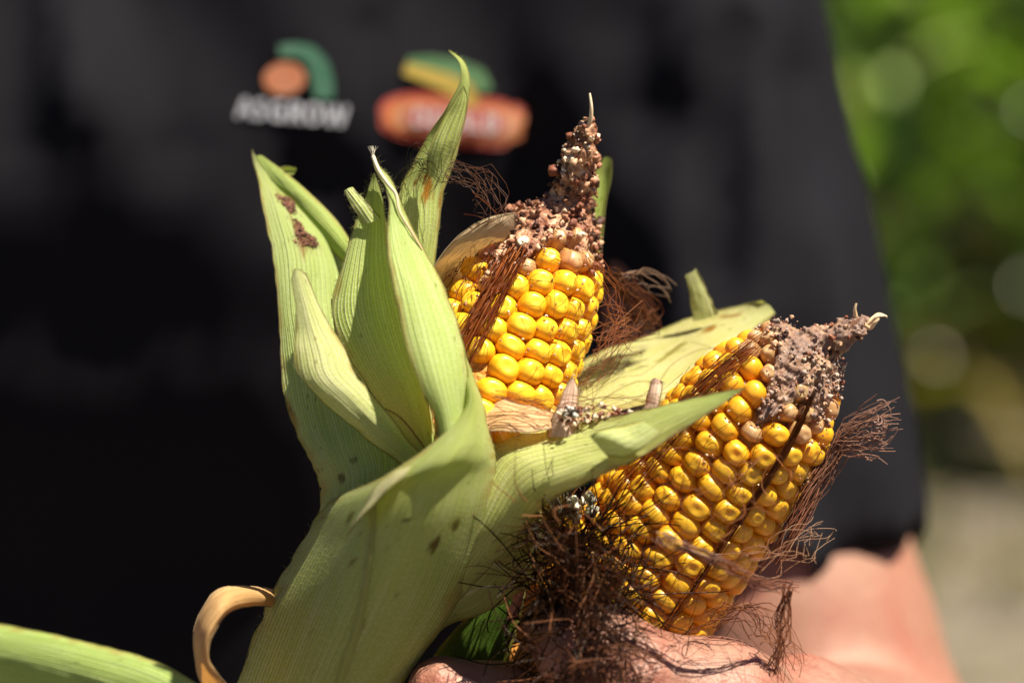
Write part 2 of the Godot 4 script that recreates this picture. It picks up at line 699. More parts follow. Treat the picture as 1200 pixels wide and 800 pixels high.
func kernels(root: Node3D, e: Ear, rows: int, pitch: float, variants: Array, bad: Array, phase: float, rot: Callable, hidden_left := false) -> void:
	var ln := e.a.distance_to(e.b)
	var count := int(ln / pitch)
	var rest := MB.new()
	for r in rows:
		var drift := rng.randf_range(-0.2, 0.2)
		for k in count + 1:
			var t := (k + (0.5 if r % 2 else 0.0) + drift + rng.randf_range(-0.08, 0.08)) * pitch / ln
			if t > 1.0 or t < 0.0:
				continue
			var ph := phase + TAU * r / rows + sin(t * 5.0 + r) * 0.025 + rng.randf_range(-0.025, 0.025)
			ph = wrapf(ph, -PI, PI)
			if hidden_left and (t < 0.30 and sin(ph) < -0.15 or sin(ph) < -0.95 and t > 0.5):
				continue
			var rr := e.radius(t)
			var mould: float = rot.call(t, ph)
			if mould > 0.97:
				continue
			var outw := e.out(ph)
			var slope := (e.radius(minf(t + 0.03, 1.0)) - e.radius(maxf(t - 0.03, 0.0))) / (0.06 * ln)
			var nrm := (outw - e.dir * slope).normalized()
			var yv := (e.dir - nrm * e.dir.dot(nrm)).normalized()
			yv = yv.rotated(nrm, rng.randf_range(-0.12, 0.12))
			var xv := yv.cross(nrm).normalized()
			var half_w := PI * (rr - 0.0015) / rows * rng.randf_range(1.06, 1.16)
			var half_l := pitch * 0.5 * rng.randf_range(1.05, 1.18)
			var hgt := 0.0041 * rng.randf_range(0.85, 1.1)
			var sunk := 0.0
			if mould > 0.45:
				half_w *= 0.86
				half_l *= 0.86
				sunk = 0.0008
			var tf := Transform3D(Basis(xv * half_w, yv * half_l, nrm * hgt), e.at(t, ph, -hgt - sunk + rng.randf_range(-0.0004, 0.0004)))
			var m: ArrayMesh = (bad if mould > 0.45 + rng.randf_range(-0.1, 0.1) else variants)[rng.randi_range(0, variants.size() - 1)]
			if cos(ph) > -0.12:
				var o := put("kernel", m, root)
				o.transform = tf
			else:
				var arr := m.surface_get_arrays(0)
				var first := rest.v.size()
				var nb := tf.basis.inverse().transposed()
				for q in arr[Mesh.ARRAY_VERTEX].size():
					rest.add(tf * arr[Mesh.ARRAY_VERTEX][q], (nb * arr[Mesh.ARRAY_NORMAL][q]).normalized(), arr[Mesh.ARRAY_TEX_UV][q], arr[Mesh.ARRAY_COLOR][q])
				for q in arr[Mesh.ARRAY_INDEX]:
					rest.idx.append(first + q)
	var back := put("far_kernels", rest.mesh(M.kernel), root)
	back.set_meta("kind", "stuff")


# the woody cob below the kernels, drawn on through its tip; tip: [[point, radius] ...]
func cob(root: Node3D, e: Ear, tip: Array, stalk: Array) -> void:
	var mb := MB.new()
	var path := PackedVector3Array()
	var rad := PackedFloat32Array()
	for s in stalk:
		path.append(s[0]); rad.append(s[1])
	for k in 7:
		var t := k / 6.0 * 0.93
		path.append(e.a + (e.b - e.a) * t); rad.append(e.radius(t) - 0.0036)
	for s in tip:
		path.append(s[0]); rad.append(s[1] * 0.72)
	var nu := 40
	var nv := 110
	var pts := PackedVector3Array()
	var cols := PackedColorArray()
	var uvs := PackedVector2Array()
	var n := path.size() - 1
	var side := e.side
	for j in nv:
		var t := float(j) / (nv - 1)
		var p := along(path, t)
		var d := (along(path, minf(t + 0.01, 1.0)) - along(path, maxf(t - 0.01, 0.0))).normalized()
		side = (side - d * side.dot(d)).normalized()
		var up := d.cross(side)
		var f := t * n
		var i := mini(int(f), n - 1)
		var r := lerpf(rad[i], rad[i + 1], f - i)
		for q in nu:
			var a := TAU * q / nu
			var nn := side * cos(a) + up * sin(a)
			var b := 1.0 + 0.10 * nz.get_noise_3dv((p + nn * r) * 9000.0)
			pts.append(p + nn * r * b)
			cols.append(lin(0.60, 0.25, 0.04).lerp(lin(0.2, 0.09, 0.045), smoothstep(0.62, 0.8, t)))
			uvs.append(Vector2(float(q) / nu * 4.0, t * 8.0))
	mb.grid(pts, nu, nv, uvs, cols, true)
	put("cob", mb.mesh(M.cob), root)


func frass_color(bias := 0.0) -> Color:
	var k := rng.randf() + bias
	if k < 0.22: return lin(0.05, 0.018, 0.01)
	if k < 0.50: return lin(0.17, 0.055, 0.028)
	if k < 0.76: return lin(0.30, 0.135, 0.08)
	if k < 0.93: return lin(0.46, 0.28, 0.175)
	return lin(0.66, 0.53, 0.39)


# crumbs round a path of [point, radius]
func crumbs(mb: MB, path: Array, count: int, r0: float, r1: float, bias := 0.0) -> void:
	for k in count:
		var f := rng.randf() * (path.size() - 1)
		var i := int(f)
		if lerpf(path[i][1], path[i + 1][1], f - i) * path[i][0].distance_to(path[i + 1][0]) < rng.randf() * 0.00004:
			continue
		var p: Vector3 = path[i][0].lerp(path[i + 1][0], f - i)
		var rr: float = lerpf(path[i][1], path[i + 1][1], f - i)
		var d: Vector3 = (path[i + 1][0] - path[i][0]).normalized()
		var a := rng.randf() * TAU
		var s := d.cross(Vector3(0.2, 0.5, 0.8)).normalized()
		var o := s * cos(a) + d.cross(s) * sin(a)
		var size := lerpf(r0, r1, pow(rng.randf(), 2.2))
		grain(mb, p + o * rr * rng.randf_range(0.86, 1.12), size, frass_color(bias + nz.get_noise_3dv(p * 6000.0 + o * 8.0) * 0.5))


# the crust of mould: what is left of the tip, lumpy at three sizes
func crust(e: Ear, tip: Array, rot: Callable, t_from: float, grey: float) -> MB:
	var ln := e.a.distance_to(e.b)
	var fine := FastNoiseLite.new()
	fine.seed = 23
	fine.noise_type = FastNoiseLite.TYPE_CELLULAR
	fine.cellular_return_type = FastNoiseLite.RETURN_DISTANCE
	fine.frequency = 0.62
	var field := func(p: Vector3) -> float:
		var d := 1.0
		for k in tip.size() - 1:
			d = smin(d, cap(p, tip[k][0], tip[k + 1][0], tip[k][1] * 0.92, tip[k + 1][1] * 0.92), 0.0015)
		var q := p - e.a
		var t := q.dot(e.dir) / ln
		if t > t_from and t < 1.03:
			var o := q - e.dir * (t * ln)
			var m: float = rot.call(t, atan2(o.dot(e.side), o.dot(e.front)))
			d = smin(d, o.length() - (e.radius(t) - 0.0046 + 0.0036 * smoothstep(0.6, 1.0, m)), 0.002)
		if absf(d) > 0.004:
			return d
		return d + 0.0016 * nz.get_noise_3dv(p * 26000.0) + 0.0017 * (fine.get_noise_3dv(p * 1000.0) + 0.72)
	var paint := func(p: Vector3) -> Color:
		var a := nz.get_noise_3dv(p * 14000.0) * 1.2
		var b := nz.get_noise_3dv(p * 90000.0) * 0.7
		var c := lin(0.30, 0.14, 0.075).lerp(lin(0.15, 0.05, 0.025), clampf(0.3 + a * 1.6, 0.0, 1.0)).lerp(lin(0.62, 0.45, 0.30), clampf(b * 1.6 - a * 0.9, 0.0, 1.0))
		return (c * (1.0 - grey)).lerp(lin(0.30, 0.23, 0.20), grey * clampf(0.5 + a * 1.2, 0.0, 1.0))
	var lo: Vector3 = e.at(1.0, 0.0)
	var hi := lo
	for s in tip:
		lo = lo.min(s[0] - Vector3.ONE * 0.006)
		hi = hi.max(s[0] + Vector3.ONE * 0.006)
	for k in 24:
		for t in [t_from, 1.0]:
			lo = lo.min(e.at(t, k * TAU / 24.0, 0.001))
			hi = hi.max(e.at(t, k * TAU / 24.0, 0.001))
	var mb := MB.new()
	nets(mb, field, lo, hi, 0.00048, paint, 1.6)
	return mb


# a strand that lies along the ear from t0 to t1
func lying(mb: MB, e: Ear, ph: float, t0: float, t1: float, wander: float, lift: float, r: float, c0: Color, c1: Color, seg := 14) -> void:
	var path := PackedVector3Array()
	var n := 7
	var ph1 := ph
	for k in n:
		var t := lerpf(t0, t1, float(k) / (n - 1))
		ph1 += rng.randf_range(-1, 1) * wander
		var lf := lift * rng.randf_range(0.2, 1.4)
		path.append(e.at(t, ph1, lf))
	strand(mb, path, r, r * 0.7, c0, c1, seg, 4)


# a strand through points of the frame [x, y, off], shaken by j pixels
func loose(mb: MB, through: Array, j: float, r: float, c0: Color, c1: Color, curl := 0.0, seg := 16) -> void:
	var path := PackedVector3Array()
	var sx := rng.randf_range(-j, j)
	var sy := rng.randf_range(-j, j)
	var sz := rng.randf_range(-j, j) * 0.2
	var ph := rng.randf() * TAU
	var f := rng.randf_range(1.0, 2.6)
	var last := through.size() - 1
	for k in through.size() * 3 - 2:
		var i := k / 3
		var t := (k % 3) / 3.0
		var a: Array = through[i]
		var b: Array = through[mini(i + 1, last)]
		var g := float(k) / (last * 3)
		var c := curl * (0.3 + g)
		path.append(P(lerpf(a[0], b[0], t) + sx + rng.randf_range(-1, 1) * j * 0.4 + cos(ph + g * 6.0 * f) * c, lerpf(a[1], b[1], t) + sy + rng.randf_range(-1, 1) * j * 0.4 + sin(ph + g * 6.0 * f) * c, lerpf(a[2], b[2], t) + sz + sin(ph * 2.0 + g * 5.0 * f) * c * 0.2))
	strand(mb, path, r, r * 0.6, c0, c1, seg, 4)


# a curly hair that wanders on its own
func curly(mb: MB, at: Vector3, dir: Vector3, length: float, bend: float, r: float, col: Color, seg := 14) -> void:
	var path := PackedVector3Array()
	var d := dir.normalized()
	var ax := Vector3(rng.randf_range(-1, 1), rng.randf_range(-1, 1), rng.randf_range(-1, 1)).normalized()
	var p := at
	var n := 9
	for k in n:
		path.append(p)
		p += d * length / n
		d = d.rotated(ax, rng.randf_range(-0.2, 1.0) * bend).normalized()
		ax = (ax + Vector3(rng.randf_range(-1, 1), rng.randf_range(-1, 1), rng.randf_range(-1, 1)) * 0.6).normalized()
	strand(mb, path, r, r * 0.6, col, col * 1.2, seg, 4)


func silk_color() -> Color:
	var k := rng.randf()
	if k < 0.45: return lin(0.105, 0.024, 0.007)
	if k < 0.75: return lin(0.20, 0.050, 0.012)
	if k < 0.90: return lin(0.035, 0.009, 0.004)
	return lin(0.30, 0.10, 0.03)


# ------------------------------------------------------------------ the man
# heights, half widths, half depths and how far the middle lies behind the chest's own middle
const TRUNK := [[0.78, 0.165, 0.115, -0.078], [0.95, 0.180, 0.120, -0.078], [1.08, 0.176, 0.114, -0.062], [1.18, 0.182, 0.116, -0.037], [1.26, 0.192, 0.120, -0.014], [1.335, 0.198, 0.124, 0.0], [1.39, 0.198, 0.114, -0.009], [1.44, 0.184, 0.096, -0.026], [1.50, 0.120, 0.074, -0.026], [1.55, 0.075, 0.062, -0.034]]

func trunk(p: Vector3, grow := 0.0) -> float:
	var i := 0
	while i < TRUNK.size() - 2 and p.y > TRUNK[i + 1][0]:
		i += 1
	var f := clampf((p.y - TRUNK[i][0]) / (TRUNK[i + 1][0] - TRUNK[i][0]), 0.0, 1.0)
	f = f * f * (3.0 - 2.0 * f) * 0.5 + f * 0.5
	var w := lerpf(TRUNK[i][1], TRUNK[i + 1][1], f) + grow
	var d := lerpf(TRUNK[i][2], TRUNK[i + 1][2], f) + grow
	var zc := chest_z - 0.124 + lerpf(TRUNK[i][3], TRUNK[i + 1][3], f)
	var x := absf((p.x - mid_x) / w)
	var z := absf((p.z - zc) / d)
	var k := (pow(pow(x, 2.4) + pow(z, 2.4), 1.0 / 2.4) - 1.0) * minf(w, d)
	return maxf(k, maxf(p.y - TRUNK[-1][0], TRUNK[0][0] - p.y))


func shirt_field(p: Vector3) -> float:
	var d := trunk(p)
	# shoulders and sleeves, the wearer's left (raised forearm) and right
	var neck := Vector3(mid_x, 1.505, chest_z - 0.155)
	d = smin(d, cap(p, neck + Vector3(0.06, 0, 0), sleeve_a, 0.055, 0.062), 0.05)
	var ra := Vector3(2.0 * mid_x - sleeve_a.x, sleeve_a.y, sleeve_a.z)
	d = smin(d, cap(p, neck - Vector3(0.06, 0, 0), ra, 0.055, 0.062), 0.05)
	var sd := (sleeve_b - sleeve_a)
	var arm := cap(p, sleeve_a, sleeve_b, 0.058, 0.053)
	arm = maxf(arm, (p - sleeve_b).dot((sd.normalized() + Vector3(0.32, 0, 0)).normalized()))
	# the sleeve is open below
	# folds down the sleeve
	var q := p - sleeve_a
	var s := q.dot(sd.normalized())
	var across := (q - sd.normalized() * s)
	var an := atan2(across.z, across.x)
	var fold := 0.0035 * sin(an * 6.0 + s * 14.0 + 2.0 * nz.get_noise_3dv(p * 250.0)) * smoothstep(-0.02, 0.08, s)
	d = smin(d, arm - fold, 0.018)
	var rb := Vector3(2.0 * mid_x - sleeve_b.x - 0.02, sleeve_b.y, sleeve_b.z)
	var rd := (rb - ra).normalized()
	d = smin(d, maxf(cap(p, ra, rb, 0.060, 0.057), (p - rb).dot(rd)), 0.03)
	# deep drag folds between the chest and the sleeve
	for g in folds:
		var gd: float = cap(Vector3(p.x, p.y, 0), g[0], g[1], 0.0, 0.0)
		if gd < g[2] * 2.5 and p.z > chest_z - 0.13:
			d += g[3] * exp(-pow(gd / g[2], 2.0))
	# neck opening
	d = maxf(d, -cap(p, Vector3(mid_x, 1.50, chest_z - 0.14), Vector3(mid_x, 1.62, chest_z - 0.12), 0.056, 0.075))
	# soft hang of the cloth: long drag lines from the shoulder, small creases
	var v := nz.get_noise_3d(p.x * 900.0 + p.y * 260.0, p.y * 160.0 - p.x * 90.0, p.z * 300.0)
	var w := nz.get_noise_3d(p.x * 2600.0 - p.y * 900.0, p.y * 500.0, p.z * 800.0)
	var on_arm := smoothstep(0.085, 0.06, arm + 0.06)
	d -= v * lerpf(0.0065, 0.002, on_arm) + w * 0.0014
	if cap(p, sleeve_a, sleeve_b + sd * 0.3, 0.06, 0.06) < 0.012:
		d = maxf(d, (p - sleeve_b).dot((sd.normalized() + Vector3(0.32, 0, 0)).normalized()) - 0.002)
	return maxf(d, -cap(p, sleeve_a + sd * 0.93, sleeve_b + sd * 0.2, 0.036, 0.047))


# the cloth's surface in front of a place on the chest
func on_cloth(x: float, y: float, lift: float) -> Vector3:
	var a := P(x, y, 60.0)
	var b := P(x, y, 300.0)
	var lo := 0.0
	var hi := 1.0
	for k in 60:
		var t := k / 60.0
		if shirt_field(a.lerp(b, t)) < 0.0:
			hi = t
			lo = t - 1.0 / 60.0
			break
	for k in 10:
		var m := (lo + hi) * 0.5
		if shirt_field(a.lerp(b, m)) < 0.0: hi = m
		else: lo = m
	return a.lerp(b, hi - lift / a.distance_to(b))


# a raised patch of stitching with the outline given in frame units
func stitched(parent: Node, called: String, outline: PackedVector2Array, col: Color, lift: float, rings := 0) -> MeshInstance3D:
	var mb := MB.new()
	var top := PackedInt32Array()
	var low := PackedInt32Array()
	for q in outline:
		var p := on_cloth(q.x, q.y, lift)
		top.append(mb.add(p, Vector3(0, 0, 1), q * 0.05, col))
	for q in outline:
		var p := on_cloth(q.x, q.y, -0.0015)
		low.append(mb.add(p, Vector3(0, 0, 1), q * 0.05, col))
	if rings > 0:
		var mid := Vector2.ZERO
		for q in outline:
			mid += q / outline.size()
		var outer := top
		for r in rings:
			var inner := PackedInt32Array()
			for q in outline:
				var w := q.lerp(mid, (r + 1.0) / rings)
				inner.append(mb.add(on_cloth(w.x, w.y, lift), Vector3(0, 0, 1), w * 0.05, col))
			for k in outline.size():
				var m := (k + 1) % outline.size()
				mb.tri(outer[k], inner[k], inner[m])
				mb.tri(outer[k], inner[m], outer[m])
			outer = inner
	var t := Geometry2D.triangulate_polygon(outline) if rings == 0 else PackedInt32Array()
	for k in range(0, t.size(), 3):
		var a := t[k]
		var b := t[k + 1]
		var c := t[k + 2]
		if (mb.v[b] - mb.v[a]).cross(mb.v[c] - mb.v[a]).z < 0:
			mb.tri(a, c, b)
		else:
			mb.tri(a, b, c)
	var n := outline.size()
	for k in n:
		var m := (k + 1) % n
		mb.tri(top[k], low[k], low[m])
		mb.tri(top[k], low[m], top[m])
	return put(called, mb.mesh(M.thread), parent)


func oval(cx: float, cy: float, rx: float, ry: float, turn: float, power := 2.0, n := 40) -> PackedVector2Array:
	var o := PackedVector2Array()
	for k in n:
		var a := TAU * k / n
		var q := Vector2(signf(cos(a)) * pow(absf(cos(a)), 2.0 / power) * rx, signf(sin(a)) * pow(absf(sin(a)), 2.0 / power) * ry)
		o.append(Vector2(cx, cy) + q.rotated(turn))
	return o


func band(pts: Array, w: Array) -> PackedVector2Array:
	var l := PackedVector2Array()
	var r := PackedVector2Array()
	for k in pts.size():
		var a: Vector2 = pts[maxi(k - 1, 0)]
		var b: Vector2 = pts[mini(k + 1, pts.size() - 1)]
		var nn := (b - a).normalized().orthogonal()
		l.append(pts[k] + nn * w[k])
		r.append(pts[k] - nn * w[k])
	r.reverse()
	l.append_array(r)
	return l


func lettering(parent: Node, called: String, text: String, cx: float, cy: float, wide: float, high: float, turn: float, col: Color, lift: float) -> void:
	var tm := TextMesh.new()
	var f := SystemFont.new()
	f.font_names = PackedStringArray(["Droid Sans"])
	f.font_weight = 700
	tm.font = f
	tm.text = text
	tm.font_size = 32
	tm.depth = 0.02
	tm.pixel_size = 0.01
	var arr := tm.surface_get_arrays(0)
	var vs: PackedVector3Array = arr[Mesh.ARRAY_VERTEX]
	var lo := Vector3(1e9, 1e9, 1e9)
	var hi := -lo
	for v in vs:
		lo = lo.min(v)
		hi = hi.max(v)
	var mb := MB.new()
	for k in vs.size():
		var q := Vector2(((vs[k].x - lo.x) / (hi.x - lo.x) - 0.5) * wide, -((vs[k].y - lo.y) / (hi.y - lo.y) - 0.5) * high).rotated(turn)
		mb.add(on_cloth(cx + q.x, cy + q.y, lift if vs[k].z > 0.0 else lift - 0.0012), arr[Mesh.ARRAY_NORMAL][k], Vector2(q.x, q.y) * 0.05, col)
	if arr[Mesh.ARRAY_INDEX] != null:
		mb.idx = arr[Mesh.ARRAY_INDEX]
	else:
		mb.idx = PackedInt32Array(range(vs.size()))
	put(called, mb.mesh(M.thread), parent)


func skin_paint(p: Vector3) -> Color:
	var a := nz.get_noise_3dv(p * 4500.0) * 0.7 + nz.get_noise_3dv(p * 16000.0) * 0.6
	return lin(0.335, 0.195, 0.140).lerp(lin(0.32, 0.128, 0.090), clampf(0.4 + a, 0.0, 1.0))


# a hand: palm joints from wrist to knuckles, then thumb and four fingers
func hand_bones(wrist: Vector3, fore: Vector3, fingers: Array) -> Array:
	var out := [[wrist, fore, 0.026, 0.029]]
	for f in fingers:
		var pts: Array = f[0]
		var rs: Array = f[1]
		for k in pts.size() - 1:
			out.append([pts[k], pts[k + 1], rs[k], rs[k + 1]])
	return out


func make_man() -> void:
	var man := thing("person", "man in a dark navy short sleeved shirt holding two half husked corn ears", "person")
	chest_z = P(430, 200, 180).z
	mid_x = P(0, 120, 285).x
	sleeve_a = P(708, -140, 285)
	sleeve_b = P(914, 722, 226)
	var elbow := P(1035, 1010, 205)
	var wrist := P(930, 905, 22)
	# shirt
	for f in [[742, 470, 768, 170, 0.015, 0.013], [786, 330, 822, 40, 0.010, -0.006], [845, 330, 872, 60, 0.011, 0.008], [890, 360, 915, 30, 0.013, -0.006], [950, 430, 945, 120, 0.012, 0.006], [1000, 560, 985, 300, 0.014, -0.004], [426, 40, 430, 150, 0.006, 0.003], [330, 210, 150, -60, 0.020, 0.010], [190, 170, 110, -40, 0.013, 0.008], [85, 110, 55, -40, 0.011, -0.007], [10, 150, 30, -60, 0.016, 0.010], [655, 300, 725, 60, 0.016, 0.004], [880, 560, 800, 360, 0.016, 0.006]]:
		var fa := P(f[0], f[1], 180)
		var fb := P(f[2], f[3], 180)
		folds.append([Vector3(fa.x, fa.y, 0), Vector3(fb.x, fb.y, 0), f[4], f[5]])
	var mb := MB.new()
	var navy := func(_p): return lin(0.0132, 0.0140, 0.0195)
	nets(mb, shirt_field, Vector3(mid_x - 0.36, 0.82, chest_z - 0.30), Vector3(mid_x + 0.38, 1.58, chest_z + 0.02), 0.0085, navy, 2.4)
	put("shirt", mb.mesh(M.shirt), man)
	# skin: head, neck and arms, then each hand on a finer grid
	var neck := Vector3(mid_x, 1.50, chest_z - 0.155)
	var head := Vector3(mid_x, 1.68, chest_z - 0.125)
	var r_sh := Vector3(2.0 * mid_x - sleeve_a.x, sleeve_a.y, sleeve_a.z)
	var r_el := r_sh + Vector3(-0.06, -0.30, -0.01)
	var r_wr := r_el + Vector3(-0.02, -0.24, 0.08)
	var arms := [
		[sleeve_a, sleeve_b, 0.042, 0.0415], [sleeve_b, elbow, 0.0415, 0.043], [elbow, elbow.lerp(wrist, 0.4), 0.043, 0.042], [elbow.lerp(wrist, 0.4), wrist, 0.042, 0.029],
		[r_sh, r_el, 0.047, 0.040], [r_el, r_el.lerp(r_wr, 0.4), 0.041, 0.040], [r_el.lerp(r_wr, 0.4), r_wr, 0.040, 0.028],
		[neck - Vector3(0, 0.06, 0), neck + Vector3(0, 0.10, 0.01), 0.062, 0.056]]
	var body := func(p: Vector3) -> float:
		return bones_field(p, arms, 0.02)
	mb = MB.new()
	nets(mb, body, Vector3(mid_x - 0.42, 0.86, chest_z - 0.30), Vector3(mid_x + 0.42, 1.62, chest_z + 0.24), 0.010, skin_paint)
	var face := func(p: Vector3) -> float:
		var q := p - head
		var d := (Vector3(q.x / 0.074, (q.y - 0.03) / 0.098, (q.z + 0.012) / 0.093).length() - 1.0) * 0.074
		d = smin(d, (Vector3(q.x / 0.056, (q.y + 0.055) / 0.062, (q.z - 0.02) / 0.070).length() - 1.0) * 0.056, 0.03)
		d = smin(d, cap(q, Vector3(0, 0.015, 0.078), Vector3(0, -0.025, 0.100), 0.008, 0.013), 0.012)
		d = smin(d, cap(q, Vector3(-0.022, -0.062, 0.080), Vector3(0.022, -0.062, 0.080), 0.006, 0.006), 0.008)
		for s in [-1.0, 1.0]:
			d = smin(d, cap(q, Vector3(s * 0.014, 0.034, 0.076), Vector3(s * 0.046, 0.034, 0.062), 0.009, 0.008), 0.012)
			d = smin(d, cap(q, Vector3(s * 0.075, 0.015, -0.012), Vector3(s * 0.078, -0.022, -0.006), 0.015, 0.010), 0.010)
			d = maxf(d, -(q.distance_to(Vector3(s * 0.031, 0.018, 0.090)) - 0.014))
		return smin(d, cap(p, neck + Vector3(0, 0.02, 0), head - Vector3(0, 0.03, 0.01), 0.058, 0.055), 0.03)
	nets(mb, face, head - Vector3(0.11, 0.20, 0.13), head + Vector3(0.11, 0.15, 0.13), 0.006, skin_paint)
	# the hand round the ears: thumb in front, the other fingers come round from below
	var fingers := [
		[[wrist, P(838, 838, -4), P(742, 800, -12), P(690, 762, -10), P(655, 735, -2)], [0.022, 0.0165, 0.0118, 0.0105, 0.0085]],
		[[wrist, P(860, 905, 50), P(770, 905, 60), P(655, 868, 30), P(585, 830, 4), P(517, 809, -2)], [0.022, 0.015, 0.0115, 0.0100, 0.0092, 0.0080]],
		[[wrist, P(850, 960, 48), P(740, 985, 60), P(630, 955, 30), P(560, 925, 2), P(510, 905, -8)], [0.022, 0.016, 0.0115, 0.0102, 0.0094, 0.0080]],
		[[wrist, P(852, 1010, 42), P(740, 1060, 52), P(640, 1035, 24), P(575, 1005, -2), P(530, 985, -10)], [0.022, 0.016, 0.0110, 0.0098, 0.0090, 0.0076]],
		[[wrist, P(865, 1050, 36), P(770, 1125, 42), P(685, 1110, 18), P(625, 1085, -4), P(590, 1065, -10)], [0.022, 0.015, 0.0098, 0.0088, 0.0080, 0.0068]]]
	var hb := hand_bones(wrist, wrist.lerp(elbow, 0.12), fingers)
	var crease_lines := []
	for f in [[742, 738, 722, 800], [765, 738, 752, 810], [790, 742, 790, 815], [812, 752, 830, 810], [722, 750, 700, 790], [700, 765, 760, 778], [765, 770, 840, 785], [545, 775, 560, 835], [590, 790, 600, 850], [604, 795, 612, 850]]:
		crease_lines.append([P(f[0], f[1], -22 if f[0] > 650 else -9), P(f[2], f[3], -24 if f[0] > 650 else -9)])
	var hand := func(p: Vector3) -> float:
		var d := bones_field(p, hb, 0.007)
		for g in crease_lines:
			var gd := cap(p, g[0], g[1], 0.0, 0.0)
			if gd < 0.004:
				d += 0.0008 * exp(-pow(gd / 0.0012, 2.0))
		return d + 0.0004 * sin((p.x + p.y * 0.35) * 1300.0 + 3.0 * nz.get_noise_3dv(p * 7000.0)) * maxf(0.0, nz.get_noise_3dv(p * 4000.0) + 0.1)
	var hc := P(745, 905, 20)
	nets(mb, hand, hc - Vector3(0.062, 0.060, 0.062), hc + Vector3(0.060, 0.052, 0.058), 0.0016, skin_paint)
	# the free hand hangs down
	var rp := r_wr
	var dn := (r_wr - r_el).normalized()
	var rf := []
	for k in 4:
		var o := Vector3(0.0, 0.0, 0.030 - 0.019 * k)
		var base := rp + dn * 0.085 + o
		var l: float = [0.040, 0.046, 0.042, 0.032][k]
		var b2 := dn.rotated(Vector3(0, 0, 1), 0.5)
		rf.append([[rp + o * 0.5, base, base + dn * l, base + dn * l + b2 * l * 0.65, base + dn * l + b2 * l * 1.15], [0.018, 0.011, 0.0092, 0.0085, 0.0072]])
	rf.append([[rp, rp + dn * 0.035 + Vector3(0.012, 0, 0.032), rp + dn * 0.065 + Vector3(0.02, 0, 0.046), rp + dn * 0.092 + Vector3(0.024, 0, 0.050)], [0.02, 0.014, 0.0105, 0.0085]])
	var rb := hand_bones(rp, rp - dn * 0.02, rf)
	var hand2 := func(p: Vector3) -> float:
		return bones_field(p, rb, 0.007)
	var c2 := rp + dn * 0.08
	nets(mb, hand2, c2 - Vector3(0.075, 0.13, 0.075), c2 + Vector3(0.075, 0.12, 0.085), 0.0045, skin_paint)
	put("body", mb.mesh(M.skin), man)
	# nails that show
	for nl in [[538, 818, -2, 0.0078, Vector3(-0.1, 0.40, 0.9)], [668, 744, -5, 0.0092, Vector3(0.0, 0.5, 0.86)]]:
		var c: Vector3 = P(nl[0], nl[1], nl[2])
		var nn: Vector3 = nl[4].normalized()
		var xx := Vector3(-0.9, 0.35, 0.0)
		xx = (xx - nn * xx.dot(nn)).normalized()
		var yy := nn.cross(xx)
		var nb := MB.new()
		var pts := PackedVector3Array()
		var uvs := PackedVector2Array()
		var cols := PackedColorArray()
		for j in 9:
			for i in 9:
				var u := i / 4.0 - 1.0
				var v := j / 4.0 - 1.0
				var rr := Vector2(u, v)
				rr = rr * (1.0 if rr.length() < 0.01 else maxf(absf(u), absf(v)) / rr.length() * 0.25 + 0.75)
				var lift: float = nl[3] * sqrt(maxf(0.1, 1.0 - pow(rr.y * 0.62, 2.0) - pow(maxf(rr.x, 0.0) * 0.3, 2.0))) + 0.00025
				pts.append(c + xx * rr.x * 0.0052 + yy * rr.y * 0.0046 + nn * (lift - 0.0012 * maxf(0.0, -rr.x)))
				uvs.append(rr)
				cols.append(lin(0.46, 0.24, 0.18).lerp(lin(0.52, 0.34, 0.27), smoothstep(0.6, 0.9, rr.x)))
		nb.grid(pts, 9, 9, uvs, cols)
		put("fingernail", nb.mesh(M.frass), man)
	# hair, eyes, trousers and shoes (all above or below the frame)
	mb = MB.new()
	var hair := func(p: Vector3) -> float:
		var q := p - head
		var d := (Vector3(q.x / 0.080, (q.y - 0.036) / 0.100, (q.z + 0.018) / 0.096).length() - 1.0) * 0.08
		return maxf(d + 0.003 * nz.get_noise_3dv(p * 9000.0), -(q.y - 0.032 - clampf(q.z, -0.12, 0.09) * 0.62))
	nets(mb, hair, head - Vector3(0.11, 0.15, 0.14), head + Vector3(0.11, 0.16, 0.12), 0.008, func(_p): return lin(0.035, 0.022, 0.014))
	put("hair", mb.mesh(M.cob), man)
	for s in [-1.0, 1.0]:
		var em := SphereMesh.new()
		em.radius = 0.0115
		em.height = 0.023
		var eye := StandardMaterial3D.new()
		eye.albedo_color = Color(0.75, 0.72, 0.68)
		eye.roughness = 0.2
		em.material = eye
		var o := put("eye", em, man)
		o.position = head + Vector3(s * 0.031, 0.018, 0.0705)
		var im := SphereMesh.new()
		im.radius = 0.0056
		im.height = 0.0112
		var brown_iris := StandardMaterial3D.new()
		brown_iris.albedo_color = Color(0.16, 0.09, 0.05)
		brown_iris.roughness = 0.15
		im.material = brown_iris
		put("iris", im, o).position = Vector3(0, 0, 0.0072)
	mb = MB.new()
	var hip := Vector3(mid_x, 0.90, chest_z - 0.15)
	var legs := []
	for s in [-1.0, 1.0]:
		legs.append([hip + Vector3(s * 0.08, -0.02, 0), Vector3(mid_x + s * 0.11, 0.48, chest_z - 0.14), 0.098, 0.070])
		legs.append([Vector3(mid_x + s * 0.11, 0.48, chest_z - 0.14), Vector3(mid_x + s * 0.12, 0.08, chest_z - 0.16), 0.070, 0.056])
	legs.append([hip + Vector3(-0.07, 0.02, -0.02), hip + Vector3(0.07, 0.02, -0.02), 0.098, 0.098])
	nets(mb, func(p: Vector3) -> float: return bones_field(p, legs, 0.04), Vector3(mid_x - 0.26, 0.03, chest_z - 0.30), Vector3(mid_x + 0.26, 1.06, chest_z), 0.018, func(_p): return lin(0.05, 0.055, 0.075))
